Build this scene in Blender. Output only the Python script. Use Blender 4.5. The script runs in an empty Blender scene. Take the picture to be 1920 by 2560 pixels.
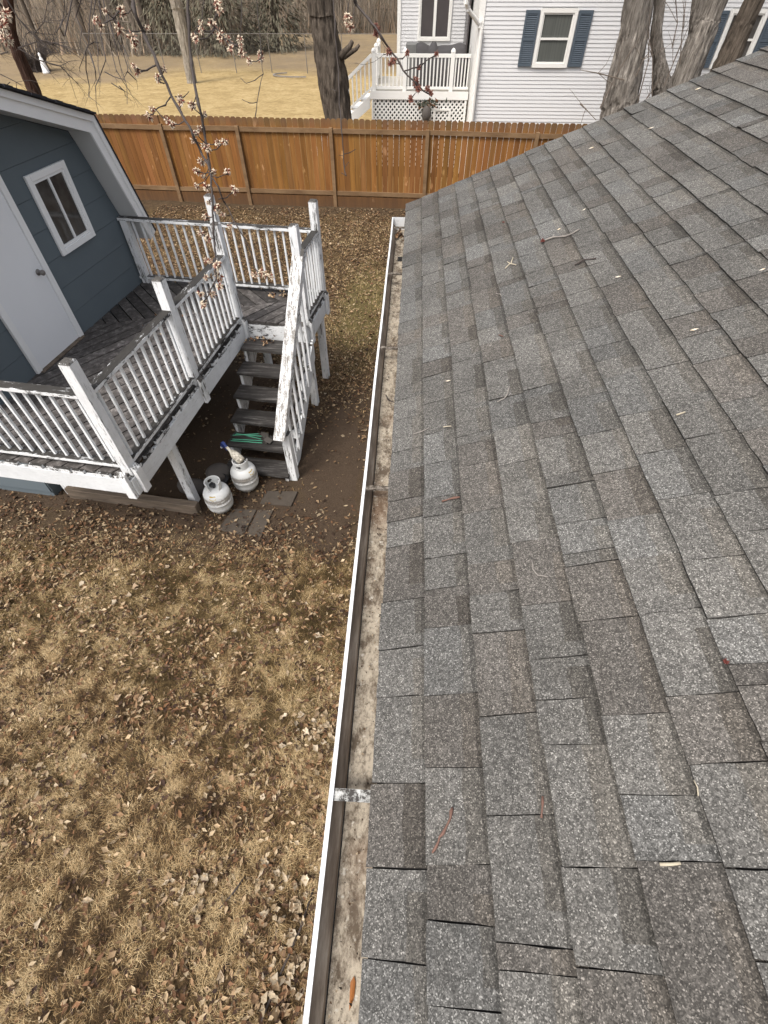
import bpy, math, random
import numpy as np
from mathutils import Matrix, Vector

random.seed(7)
R = np.random.default_rng(11)
rad = math.radians
C = bpy.context.scene.collection
S = bpy.context.scene

# ------------------------------------------------------------------ camera, sky, sun, exposure
CAM_H = 4.2
PITCH, YAW = rad(49.796), rad(2.887)
cd = bpy.data.cameras.new('camera')
cd.sensor_fit = 'VERTICAL'; cd.sensor_height = 36; cd.sensor_width = 27
cd.lens = 36 * 1161.1 / 2560
cd.clip_start = 0.05; cd.clip_end = 1500
cam = bpy.data.objects.new('camera', cd); C.objects.link(cam)
cam.location = (0, 0, CAM_H)
cam.rotation_euler = (rad(90) - PITCH, 0, YAW)
S.camera = cam

SUN_EL, SUN_AZ = rad(58), rad(218)        # azimuth clockwise from +Y
w = bpy.data.worlds.new('World'); S.world = w; w.use_nodes = True
nt = w.node_tree
sky = nt.nodes.new('ShaderNodeTexSky'); sky.sky_type = 'NISHITA'; sky.sun_disc = False
sky.sun_elevation = SUN_EL; sky.sun_rotation = SUN_AZ
sky.air_density = 1.0; sky.dust_density = 6.0; sky.ozone_density = 0.6
bg = nt.nodes['Background']; bg.inputs[1].default_value = 0.15
hs = nt.nodes.new('ShaderNodeHueSaturation'); hs.inputs['Saturation'].default_value = .38      # thin high cloud
nt.links.new(sky.outputs[0], hs.inputs['Color']); nt.links.new(hs.outputs[0], bg.inputs[0])
sd = bpy.data.lights.new('sun', 'SUN'); sd.energy = 1.35; sd.angle = rad(14); sd.color = (1.0, .94, .85)
so = bpy.data.objects.new('sun', sd); C.objects.link(so)
sv = Vector((math.sin(SUN_AZ) * math.cos(SUN_EL), math.cos(SUN_AZ) * math.cos(SUN_EL), math.sin(SUN_EL)))
so.rotation_euler = sv.to_track_quat('Z', 'Y').to_euler(); so.location = (-8, -6, 14)
S.view_settings.view_transform = 'Standard'; S.view_settings.look = 'None'
S.view_settings.gamma = 1; S.view_settings.exposure = 0.74

# ------------------------------------------------------------------ pixel -> world helper (full-size photo pixels, real depth)
cy_, sy_ = math.cos(YAW), math.sin(YAW)
F_ = np.array([-sy_ * math.cos(PITCH), cy_ * math.cos(PITCH), -math.sin(PITCH)])
R_ = np.array([cy_, sy_, 0.0]); U_ = np.cross(R_, F_)
def ray(x, y): return F_ + (x - 960) / 1161.1 * R_ - (y - 1280) / 1161.1 * U_
def at_depth(x, y, d): return np.array([0, 0, CAM_H]) + ray(x, y) * d
def at_y(x, y, Y): v = ray(x, y); return np.array([0, 0, CAM_H]) + v * (Y / v[1])
def at_z(x, y, z): v = ray(x, y); return np.array([0, 0, CAM_H]) + v * ((z - CAM_H) / v[2])

# ------------------------------------------------------------------ value noise
_L = R.random((256, 256))
def vnoise(x, y):
    x = np.asarray(x, float); y = np.asarray(y, float)
    xi = np.floor(x).astype(int); yi = np.floor(y).astype(int)
    fx = x - xi; fy = y - yi; fx = fx * fx * (3 - 2 * fx); fy = fy * fy * (3 - 2 * fy)
    a = _L[xi % 256, yi % 256]; b = _L[(xi + 1) % 256, yi % 256]
    c = _L[xi % 256, (yi + 1) % 256]; d = _L[(xi + 1) % 256, (yi + 1) % 256]
    return (a * (1 - fx) + b * fx) * (1 - fy) + (c * (1 - fx) + d * fx) * fy
def fbm(x, y, o=4):
    s = 0; a = .5; t = 0
    for i in range(o):
        s = s + a * vnoise(x * 2 ** i + 17.3 * i, y * 2 ** i + 9.1 * i); t += a; a *= .5
    return s / t
def sstep(a, b, x):
    t = np.clip((np.asarray(x, float) - a) / (b - a), 0, 1); return t * t * (3 - 2 * t)

# ------------------------------------------------------------------ materials
class NM:
    """small node-material builder"""
    def __init__(s, name, rough=.8, spec=.3):
        s.m = bpy.data.materials.new(name); s.m.use_nodes = True
        s.t = s.m.node_tree; s.b = s.t.nodes['Principled BSDF']
        s.b.inputs['Roughness'].default_value = rough
        s.b.inputs['Specular IOR Level'].default_value = spec
        s._pos = None
    def n(s, ty, **kw):
        nd = s.t.nodes.new(ty)
        for k, v in kw.items(): setattr(nd, k, v)
        return nd
    def put(s, sock, v):
        if hasattr(v, 'is_output') or isinstance(v, bpy.types.NodeSocket): s.t.links.new(v, sock)
        elif v is not None:
            if isinstance(v, (tuple, list)) and len(v) == 3 and len(sock.default_value) == 4: v = (*v, 1)
            sock.default_value = v
    def pos(s, scale=(1, 1, 1), rotz=0):
        g = s.n('ShaderNodeNewGeometry')
        mp = s.n('ShaderNodeMapping'); s.put(mp.inputs[0], g.outputs['Position'])
        mp.inputs['Scale'].default_value = scale; mp.inputs['Rotation'].default_value = (0, 0, rotz)
        return mp.outputs[0]
    def noise(s, scale, detail=4, rough=.55, vec=None, dist=0):
        nd = s.n('ShaderNodeTexNoise'); nd.inputs['Scale'].default_value = scale
        nd.inputs['Detail'].default_value = detail; nd.inputs['Roughness'].default_value = rough
        nd.inputs['Distortion'].default_value = dist
        s.put(nd.inputs['Vector'], vec if vec is not None else s.pos())
        return nd.outputs[0]
    def vor(s, scale, vec=None, out='Color', feature='F1'):
        nd = s.n('ShaderNodeTexVoronoi'); nd.feature = feature; nd.inputs['Scale'].default_value = scale
        s.put(nd.inputs['Vector'], vec if vec is not None else s.pos())
        return nd.outputs[out]
    def ramp(s, fac, stops):
        nd = s.n('ShaderNodeValToRGB'); cr = nd.color_ramp
        while len(cr.elements) < len(stops): cr.elements.new(.5)
        for e, (p, c) in zip(cr.elements, stops):
            e.position = p; e.color = (c, c, c, 1) if not isinstance(c, tuple) else (*c, 1)
        s.put(nd.inputs[0], fac); return nd.outputs[0]
    def mix(s, f, a, b, mode='MIX'):
        nd = s.n('ShaderNodeMix', data_type='RGBA', blend_type=mode)
        s.put(nd.inputs[0], f); s.put(nd.inputs[6], a); s.put(nd.inputs[7], b); return nd.outputs[2]
    def math(s, op, a, b=None):
        nd = s.n('ShaderNodeMath', operation=op); s.put(nd.inputs[0], a)
        if b is not None: s.put(nd.inputs[1], b)
        return nd.outputs[0]
    def attr(s, name, out='Color'):
        nd = s.n('ShaderNodeAttribute'); nd.attribute_name = name; return nd.outputs[out]
    def sep(s, v):
        nd = s.n('ShaderNodeSeparateXYZ'); s.put(nd.inputs[0], v); return nd.outputs
    def bump(s, h, strength=.4, dist=.01):
        nd = s.n('ShaderNodeBump'); nd.inputs['Strength'].default_value = strength
        nd.inputs['Distance'].default_value = dist; s.put(nd.inputs['Height'], h)
        s.t.links.new(nd.outputs[0], s.b.inputs['Normal'])
    def col(s, c): s.put(s.b.inputs['Base Color'], c); return s

def plain(name, c, rough=.6, var=.15, scale=9, spec=.3):
    m = NM(name, rough, spec)
    n = m.noise(scale, 6, .65)
    m.col(m.mix(n, tuple(x * (1 - var) for x in c), tuple(x * (1 + var) for x in c)))
    return m.m

TH = rad(6.776)
def peel(name, stretch, top, side, white=(.76, .775, .79), grey=1.0):
    """white paint flaking off grey weathered wood; horizontal tops are worn more"""
    m = NM(name, .75, .25)
    p = m.pos(stretch, TH)
    a = m.noise(9, 8, .72, p); b = m.noise(55, 4, .7, p)
    mixn = m.math('ADD', m.math('MULTIPLY', a, .62), m.math('MULTIPLY', b, .38))
    g = m.n('ShaderNodeNewGeometry'); nz = m.sep(g.outputs['True Normal'])[2]
    nz = m.math('MAXIMUM', nz, 0.0)
    thr = m.math('ADD', side, m.math('MULTIPLY', nz, top - side))
    f = m.math('MULTIPLY', m.math('SUBTRACT', m.math('ADD', mixn, thr), 1.0), 16.0)
    f = m.math('MINIMUM', m.math('MAXIMUM', m.math('ADD', f, .5), 0.0), 1.0)
    wood = m.mix(m.noise(30, 6, .7, p), tuple(q * grey for q in (.022, .020, .018)), tuple(q * grey for q in (.105, .098, .09)))
    dirt = m.noise(3.5, 6, .7)
    wh = m.mix(m.ramp(dirt, [(.35, 0.0), (.75, 1.0)]), white, tuple(x * .80 for x in white))
    wh = m.mix(m.ramp(m.noise(70, 3, .6, p), [(.55, 0.0), (.75, .5)]), wh, (.42, .42, .41))
    m.col(m.mix(f, wh, wood)); m.bump(m.math('SUBTRACT', m.math('MULTIPLY', b, .4), f), .5, .003)
    return m.m

M = {}
def build_materials():
    # shingles: granules, tinted per tab
    m = NM('shingle_granules', .95, .25)
    t = m.attr('tint')
    c1 = m.sep(m.vor(430))[0]
    g = m.ramp(c1, [(0, .031), (.45, .069), (.75, .120), (.92, .20), (1, .40)])
    c2 = m.sep(m.vor(140))[1]
    g = m.mix(.30, g, m.ramp(c2, [(0, .045), (.6, .095), (1, .21)]))
    wear = m.ramp(m.noise(2.2, 6, .65), [(.3, .8), (.7, 1.18)])
    g = m.mix(1, g, wear, 'MULTIPLY')
    st_ = m.noise(6, 5, .7, m.pos((1, .35, 1)))
    g = m.mix(m.ramp(st_, [(.5, 0.0), (.8, .5)]), g, m.mix(1, g, (.88, .85, .80), 'MULTIPLY'))
    m.col(m.mix(1, g, t, 'MULTIPLY')); m.bump(c1, .35, .002); M['shingle'] = m.m
    M['underlay'] = plain('asphalt_underlay', (.012, .011, .011), .95)
    M['white_metal'] = plain('white_painted_metal', (.72, .73, .74), .45, .05, 20, .4)
    m = NM('gutter_lip_paint', .5, .35)
    sp = m.noise(85, 3, .6); m.col(m.mix(m.ramp(sp, [(.62, 0.0), (.72, 1.0)]), (.62, .63, .64), (.36, .36, .35)))
    M['lip'] = m.m
    m = NM('gutter_grime', .85, .25)
    a = m.noise(19, 9, .8, m.pos((1, .5, 1))); b = m.noise(75, 6, .7)
    c = m.mix(m.ramp(a, [(.42, 0.0), (.56, 1.0)]), (.095, .072, .052), (.36, .315, .25))
    c = m.mix(m.ramp(b, [(.52, 0.0), (.66, .75)]), c, (.075, .058, .04))
    c = m.mix(m.ramp(m.noise(3.1, 5, .6), [(.54, 0.0), (.72, .55)]), c, (.15, .09, .055))
    c = m.mix(m.ramp(m.noise(42, 4, .6), [(.60, 0.0), (.7, .7)]), c, (.55, .52, .46))
    m.col(c); m.bump(b, .4, .003); M['grime'] = m.m
    m = NM('gutter_inner_stain', .7, .25)
    a = m.noise(24, 8, .7, m.pos((1, .18, 1)))
    m.col(m.ramp(a, [(.3, (.09, .07, .055)), (.5, (.22, .175, .135)), (.72, (.42, .37, .31))])); M['gutter_in'] = m.m
    m = NM('bracket_paint', .6)
    a = m.noise(60, 6, .7); m.col(m.ramp(a, [(.44, (.04, .036, .032)), (.54, (.36, .36, .345)), (.72, (.58, .58, .57))])); M['bracket'] = m.m
    m = NM('bracket_stained', .6)
    a = m.noise(60, 6, .7); m.col(m.ramp(a, [(.42, (.05, .04, .03)), (.55, (.18, .155, .13)), (.75, (.36, .33, .3))])); M['bracket_d'] = m.m
    # white wood variants
    M['post'] = peel('peeling_post', (1.3, 1.3, .2), .60, .435)
    M['rail_s'] = peel('peeling_rail_along', (1, .14, 1), .62, .46)
    M['rail_t'] = peel('peeling_rail_across', (.14, 1, 1), .58, .44)
    M['rail_dark_s'] = peel('worn_rail_along', (1.8, .35, 1), .60, .46, grey=.5)
    M['rail_dark_t'] = peel('worn_rail_across', (.35, 1.8, 1), .585, .44, grey=.55)
    M['rail_mid'] = peel('worn_handrail', (5, .8, 1.2), .515, .44, (.76, .77, .78), 3.0)
    M['baluster'] = peel('painted_baluster', (1, 1, .1), .42, .39, (.76, .78, .80))
    M['fascia_w'] = peel('painted_fascia', (.2, .2, 1), .5, .39, (.70, .72, .74))
    # grey deck wood
    m = NM('weathered_deck_wood', .85, .25)
    t = m.attr('tint'); a = m.noise(24, 8, .75, m.pos((.6, .6, 1), TH + rad(35)))
    c = m.ramp(a, [(.3, (.024, .022, .021)), (.52, (.062, .057, .055)), (.74, (.20, .19, .185))])
    m.col(m.mix(1, c, t, 'MULTIPLY')); m.bump(a, .5, .004); M['deckwood'] = m.m
    m = NM('dark_tread_wood', .85, .25)
    a = m.noise(22, 8, .75, m.pos((.12, 1, 1), TH))
    m.col(m.ramp(a, [(.35, (.020, .018, .017)), (.55, (.05, .046, .043)), (.72, (.20, .19, .18))])); m.bump(a, .5, .004); M['tread'] = m.m
    m = NM('timber_brown', .85, .2)
    a = m.noise(16, 8, .7, m.pos((.1, 1, 1), TH)); m.col(m.ramp(a, [(.3, (.07, .055, .042)), (.7, (.19, .15, .115))])); m.bump(a, .4, .004); M['timber'] = m.m
    # shed
    m = NM('blue_siding', .7, .25)
    a = m.noise(3, 5, .6); b = m.noise(90, 3, .6, m.pos((1, .2, 1), TH))
    m.col(m.mix(a, (.100, .124, .142), (.122, .147, .163))); m.bump(b, .15, .002); M['siding'] = m.m
    M['trim'] = plain('white_trim_paint', (.78, .785, .79), .5, .05, 5)
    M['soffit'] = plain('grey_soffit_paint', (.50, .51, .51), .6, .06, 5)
    M['door'] = plain('white_door_paint', (.74, .755, .78), .42, .03, 3, .4)
    M['knob'] = plain('dull_knob_metal', (.16, .15, .14), .35, .2, 30, .5)
    m = NM('window_glass', .08, .5)
    m.col(m.mix(m.ramp(m.noise(3.3, 4, .6), [(.4, 0.0), (.7, 1.0)]), (.045, .042, .040), (.10, .095, .09))); M['glass'] = m.m
    m = NM('screen_glass', .35, .4); m.col(m.mix(m.noise(4, 3), (.05, .043, .045), (.08, .07, .068))); M['glass2'] = m.m
    m = NM('net_curtain_glass', .25, .4)
    a = m.noise(5, 3, .5, m.pos((8, 1, .25))); m.col(m.mix(a, (.06, .065, .06), (.13, .135, .125))); M['glass3'] = m.m
    M['dark_shingle'] = plain('dark_shed_shingle', (.025, .025, .03), .95, .4, 40)
    # cedar fence
    m = NM('stained_cedar', .75, .25)
    t = m.attr('tint'); a = m.noise(11, 8, .7, m.pos((1, 1, .07))); k = m.noise(7, 3, .5, m.pos((1, 1, .45)))
    c = m.ramp(a, [(.25, (.115, .048, .014)), (.5, (.205, .092, .025)), (.8, (.31, .155, .052))])
    c = m.mix(m.ramp(k, [(.66, 0.0), (.72, .75)]), c, (.42, .24, .11))
    gz = m.sep(m.n('ShaderNodeNewGeometry').outputs['Position'])[2]
    worn = m.math('MULTIPLY', m.ramp(m.math('ADD', gz, m.math('MULTIPLY', a, .5)), [(.0, 1.0), (.62, 0.0)]), .55)
    c = m.mix(worn, c, (.17, .12, .08))
    c = m.mix(m.ramp(m.math('SUBTRACT', gz, 1.0), [(.50, 0.0), (.72, .75)]), c, (.14, .085, .045))
    m.col(m.mix(1, c, t, 'MULTIPLY')); m.bump(a, .3, .004); M['cedar'] = m.m
    m = NM('weathered_cedar_rail', .8, .2)
    a = m.noise(13, 7, .7, m.pos((.12, 1, .4))); m.col(m.ramp(a, [(.3, (.12, .070, .036)), (.7, (.24, .155, .085))])); M['cedar_rail'] = m.m
    # neighbour house
    M['vinyl'] = plain('pale_vinyl_siding', (.60, .60, .605), .5, .03, 1.3, .35)
    M['vinyl_trim'] = plain('white_vinyl_trim', (.74, .73, .70), .45, .04, 4, .35)
    M['shutter'] = plain('blue_shutter', (.072, .092, .115), .6, .15, 8)
    M['porch_floor'] = plain('porch_floor_boards', (.45, .42, .36), .7, .12, 8)
    M['tarp'] = plain('dark_grill_cover', (.055, .052, .054), .8, .35, 3)
    M['dark'] = plain('dark_void', (.012, .012, .012), .95)
    # ground
    m = NM('lawn_ground', .95, .1)
    z = m.sep(m.attr('zone')); P = m.pos()
    n1 = m.noise(1.6, 8, .7); n2 = m.noise(11, 8, .75); n3 = m.noise(60, 6, .75)
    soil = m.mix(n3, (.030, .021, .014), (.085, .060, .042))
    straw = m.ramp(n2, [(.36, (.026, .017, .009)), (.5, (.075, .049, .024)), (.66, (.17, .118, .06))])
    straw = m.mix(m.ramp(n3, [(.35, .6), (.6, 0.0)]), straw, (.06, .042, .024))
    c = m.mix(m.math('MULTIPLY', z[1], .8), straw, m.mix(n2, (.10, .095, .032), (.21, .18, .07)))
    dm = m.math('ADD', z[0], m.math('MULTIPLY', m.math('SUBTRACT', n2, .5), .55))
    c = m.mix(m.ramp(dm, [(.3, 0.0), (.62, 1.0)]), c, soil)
    nf = m.noise(.9, 8, .75); nf2 = m.noise(5.5, 9, .85, m.pos((.7, 1, 1)))
    far = m.ramp(m.math('ADD', m.math('MULTIPLY', nf, .45), m.math('MULTIPLY', nf2, .55)), [(.36, (.17, .118, .052)), (.5, (.31, .228, .108)), (.62, (.42, .325, .175))])
    c = m.mix(z[2], c, far)
    # rough brown field beyond the mown lawn (alpha of the zone attribute)
    za = m.attr('zone', 'Alpha')
    c = m.mix(za, c, m.mix(m.noise(.5, 9, .75), (.09, .068, .05), (.25, .19, .125)))
    m.col(c); m.bump(m.math('ADD', m.math('MULTIPLY', n2, .6), m.math('MULTIPLY', n3, .4)), .8, .03); M['ground'] = m.m
    for nm, ro in (('blade', .7), ('leaf', .75), ('petal', .6)):
        m = NM('tinted_' + nm, ro, .15); m.col(m.attr('tint')); M[nm] = m.m
    # bark
    def bark(name, a_, b_, c_, sc=1, mp=(1, 1, .14)):
        m = NM(name, .9, .15)
        p = m.pos(mp); a = m.noise(15 * sc, 8, .72, p, .6); b = m.noise(48 * sc, 6, .7, p)
        lo = m.noise(1.1 * sc, 4, .6)
        mixn = m.math('ADD', m.math('MULTIPLY', a, .7), m.math('MULTIPLY', b, .3))
        c = m.ramp(mixn, [(.36, a_), (.5, b_), (.66, c_)])
        c = m.mix(m.ramp(lo, [(.4, 0.0), (.7, .45)]), c, tuple(x * .45 for x in b_))
        m.col(c); m.bump(mixn, .9, .03); return m.m
    M['bark'] = bark('shaggy_grey_bark', (.028, .024, .021), (.175, .155, .135), (.44, .405, .36), 1.5, (1, 1, .10))
    M['bark_d'] = bark('dark_furrowed_bark', (.022, .018, .014), (.095, .077, .061), (.19, .155, .125), 1.4, (1, 1, .16))
    M['bark_l'] = bark('pale_smooth_bark', (.16, .14, .12), (.27, .24, .20), (.38, .345, .30), .5, (1, 1, .6))
    M['bark_r'] = bark('reddish_bark', (.02, .012, .009), (.055, .03, .022), (.10, .06, .045))
    M['twig'] = plain('dark_twig_bark', (.050, .040, .036), .7, .3, 40)
    M['twig_bg'] = plain('greybrown_twig_bark', (.13, .105, .085), .85, .4, 2)
    M['twig_red'] = plain('red_brown_twig', (.135, .074, .056), .65, .3, 60)
    M['twig_grey'] = plain('grey_dry_twig', (.22, .20, .18), .7, .3, 60)
    M['twig_pale'] = plain('pale_dry_stem', (.42, .37, .28), .7, .2, 60)
    M['bud'] = plain('red_bud', (.11, .030, .024), .6, .3, 60)
    M['orange_leaf'] = plain('rust_leaf', (.27, .105, .03), .55, .25, 40)
    # tanks
    m = NM('tank_paint', .42, .45)
    a = m.noise(9, 8, .75); b = m.noise(60, 5, .7)
    gz = m.sep(m.n('ShaderNodeNewGeometry').outputs['Position'])[2]
    band = m.ramp(gz, [(.02, .35), (.10, 0.0), (.16, .10), (.235, .32), (.27, .02), (.5, 0.0)])
    f = m.math('ADD', m.math('MULTIPLY', m.math('ADD', a, b), .5), band)
    m.col(m.mix(m.ramp(f, [(.60, 0.0), (.78, .85)]), (.72, .73, .72), (.20, .175, .145))); M['tank'] = m.m
    M['yellow'] = plain('faded_yellow_label', (.50, .36, .06), .6, .35, 40)
    M['black'] = plain('black_plastic', (.018, .018, .02), .4, .3, 30, .5)
    m = NM('dirty_white_plastic', .5, .35)
    m.col(m.mix(m.ramp(m.noise(34, 7, .75), [(.45, 0.0), (.6, .85)]), (.68, .64, .54), (.14, .11, .08))); M['bottle'] = m.m
    M['blue'] = plain('blue_plastic', (.02, .04, .16), .4, .2, 20, .5)
    M['green_metal'] = plain('mint_green_rod', (.10, .42, .27), .4, .15, 30, .5)
    M['rust_plate'] = plain('dull_grey_plate', (.085, .078, .07), .7, .3, 30)
    M['slab'] = plain('muddy_paver_stone', (.060, .049, .039), .9, .35, 9)
    M['stone'] = plain('dark_field_stone', (.085, .075, .068), .9, .35, 12)
    M['pot'] = plain('dark_grey_plastic_pot', (.028, .028, .031), .6, .3, 14)
    M['wall_own'] = plain('beige_house_siding', (.45, .43, .38), .7, .05, 3)
    M['galv'] = plain('galvanised_wire', (.17, .155, .14), .5, .15, 8, .5)
    M['statue'] = plain('white_painted_concrete', (.72, .72, .72), .7, .08, 6)
    m = NM('evergreen_needles', .8, .15); m.col(m.attr('tint')); M['needles'] = m.m
build_materials()

# ------------------------------------------------------------------ mesh builder
RZ = Matrix.Rotation(-TH, 4, 'Z')          # shed / deck frame: x = t (towards the house), y = s (away from camera)
def to_np(v): return np.array([*v], float)

class MB:
    def __init__(s, frame=None):
        s.v = []; s.f = []; s.t = []; s.frame = frame; s.tint = (1, 1, 1)
    def _f(s, idx, tint=None): s.f.append(tuple(idx)); s.t.append(tint or s.tint)
    def hexa(s, p, tint=None):            # 8 points: bottom ring 0-3, top ring 4-7
        b = len(s.v); s.v += [tuple(map(float, q)) for q in p]
        for q in ((3, 2, 1, 0), (4, 5, 6, 7), (0, 1, 5, 4), (1, 2, 6, 5), (2, 3, 7, 6), (3, 0, 4, 7)):
            s._f([b + i for i in q], tint)
    def box(s, x0, x1, y0, y1, z0, z1, tint=None):
        s.hexa([(x0, y0, z0), (x1, y0, z0), (x1, y1, z0), (x0, y1, z0), (x0, y0, z1), (x1, y0, z1), (x1, y1, z1), (x0, y1, z1)], tint)
    def beam(s, p0, p1, w, h, up=(0, 0, 1), tint=None):
        p0, p1, up = to_np(p0), to_np(p1), to_np(up)
        d = p1 - p0; d /= np.linalg.norm(d); r = np.cross(d, up); r /= np.linalg.norm(r); u = np.cross(r, d)
        r = r * w / 2; u = u * h / 2
        s.hexa([p0 - r - u, p0 + r - u, p1 + r - u, p1 - r - u, p0 - r + u, p0 + r + u, p1 + r + u, p1 - r + u], tint)
    def extrude(s, poly, vec, tint=None):
        n = len(poly); b = len(s.v); vec = to_np(vec)
        s.v += [tuple(map(float, q)) for q in poly] + [tuple(to_np(q) + vec) for q in poly]
        s._f([b + i for i in range(n)][::-1], tint); s._f([b + n + i for i in range(n)], tint)
        for i in range(n):
            j = (i + 1) % n; s._f((b + i, b + j, b + n + j, b + n + i), tint)
    def tube(s, pts, rr, n=7, cap=True, tint=None, lump=None):
        pts = [to_np(p) for p in pts]; m = len(pts)
        if not hasattr(rr, '__len__'): rr = [rr] * m
        b = len(s.v); ref = None
        for i, p in enumerate(pts):
            d = pts[min(i + 1, m - 1)] - pts[max(i - 1, 0)]; d = d / (np.linalg.norm(d) + 1e-9)
            if ref is None: ref = np.array([1., 0, 0]) if abs(d[0]) < .9 else np.array([0, 1., 0])
            r = ref - d * (ref @ d); r /= np.linalg.norm(r) + 1e-9; ref = r; u = np.cross(d, r)
            for k in range(n):
                a = 2 * math.pi * k / n; q = rr[i] * (lump(i, k) if lump else 1)
                s.v.append(tuple(p + (r * math.cos(a) + u * math.sin(a)) * q))
        for i in range(m - 1):
            for k in range(n):
                k2 = (k + 1) % n
                s._f((b + i * n + k, b + i * n + k2, b + (i + 1) * n + k2, b + (i + 1) * n + k), tint)
        if cap:
            s._f([b + k for k in range(n)][::-1], tint); s._f([b + (m - 1) * n + k for k in range(n)], tint)
    def lathe(s, prof, n=28, c=(0, 0, 0), M4=None, tint=None):
        b = len(s.v); k = len(prof)
        for (r, z) in prof:
            for i in range(n):
                a = 2 * math.pi * i / n; p = Vector((r * math.cos(a), r * math.sin(a), z))
                if M4 is not None: p = M4 @ p
                s.v.append((p[0] + c[0], p[1] + c[1], p[2] + c[2]))
        for j in range(k - 1):
            for i in range(n):
                i2 = (i + 1) % n; s._f((b + j * n + i, b + j * n + i2, b + (j + 1) * n + i2, b + (j + 1) * n + i), tint)
        s._f([b + i for i in range(n)][::-1], tint); s._f([b + (k - 1) * n + i for i in range(n)], tint)
    def build(s, name, mat, parent=None, smooth=False, bevel=0, label=None, cat=None, group=None, kind=None):
        v = np.array(s.v, float)
        if s.frame is not None:
            A = np.array(s.frame); v = v @ A[:3, :3].T + A[:3, 3]
        if parent is None:
            loc = np.array([(v[:, 0].min() + v[:, 0].max()) / 2, (v[:, 1].min() + v[:, 1].max()) / 2, v[:, 2].min()])
            v = v - loc
        else:
            W = np.array(WM(parent).inverted()); v = v @ W[:3, :3].T + W[:3, 3]
        me = bpy.data.meshes.new(name); me.from_pydata(v.tolist(), [], s.f)
        at = me.attributes.new('tint', 'FLOAT_COLOR', 'FACE')
        at.data.foreach_set('color', np.array([(*t, 1) for t in s.t], 'f').ravel())
        if smooth: me.polygons.foreach_set('use_smooth', [True] * len(me.polygons))
        me.materials.append(mat); me.update()
        o = bpy.data.objects.new(name, me); C.objects.link(o)
        if parent is None: o.location = loc
        else: o.parent = parent
        if bevel:
            b = o.modifiers.new('bevel', 'BEVEL'); b.width = bevel; b.segments = 1; b.limit_method = 'ANGLE'
        tag(o, label, cat, group, kind)
        return o

def WM(o):
    m = Matrix.Translation(o.location) @ o.rotation_euler.to_matrix().to_4x4() @ Matrix.Diagonal((*o.scale, 1))
    return WM(o.parent) @ m if o.parent else m
def tag(o, label=None, cat=None, group=None, kind=None):
    if label: o['label'] = label
    if cat: o['category'] = cat
    if group: o['group'] = group
    if kind: o['kind'] = kind
    return o
def thing(name, label, cat, loc=(0, 0, 0), group=None, rotz=0):
    o = bpy.data.objects.new(name, None); C.objects.link(o); o.location = tuple(map(float, loc)); o.rotation_euler = (0, 0, rotz)
    o.empty_display_size = .1
    return tag(o, label, cat, group)
def copy_tree(o, parent=None):
    c = o.copy(); C.objects.link(c)
    if parent: c.parent = parent
    for ch in list(o.children): copy_tree(ch, c)
    return c
def big_mesh(name, v, faces, mat, tint=None, zone=None, **kw):
    """faces: (n,k) int array or list of such; tint per face; zone per vertex"""
    if not isinstance(faces, list): faces = [faces]
    me = bpy.data.meshes.new(name)
    me.vertices.add(len(v)); me.vertices.foreach_set('co', np.asarray(v, 'f').ravel())
    li = np.concatenate([f.ravel() for f in faces]).astype('i')
    tot = np.concatenate([np.full(len(f), f.shape[1]) for f in faces])
    me.loops.add(len(li)); me.loops.foreach_set('vertex_index', li)
    me.polygons.add(len(tot)); me.polygons.foreach_set('loop_start', np.concatenate([[0], np.cumsum(tot)[:-1]]).astype('i'))
    me.update(calc_edges=True)
    if tint is not None:
        at = me.attributes.new('tint', 'FLOAT_COLOR', 'FACE')
        at.data.foreach_set('color', np.concatenate([tint, np.ones((len(tint), 1))], 1).astype('f').ravel())
    if zone is not None:
        at = me.attributes.new('zone', 'FLOAT_COLOR', 'POINT'); at.data.foreach_set('color', zone.astype('f').ravel())
    me.materials.append(mat)
    o = bpy.data.objects.new(name, me); C.objects.link(o)
    return tag(o, **kw)

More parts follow.
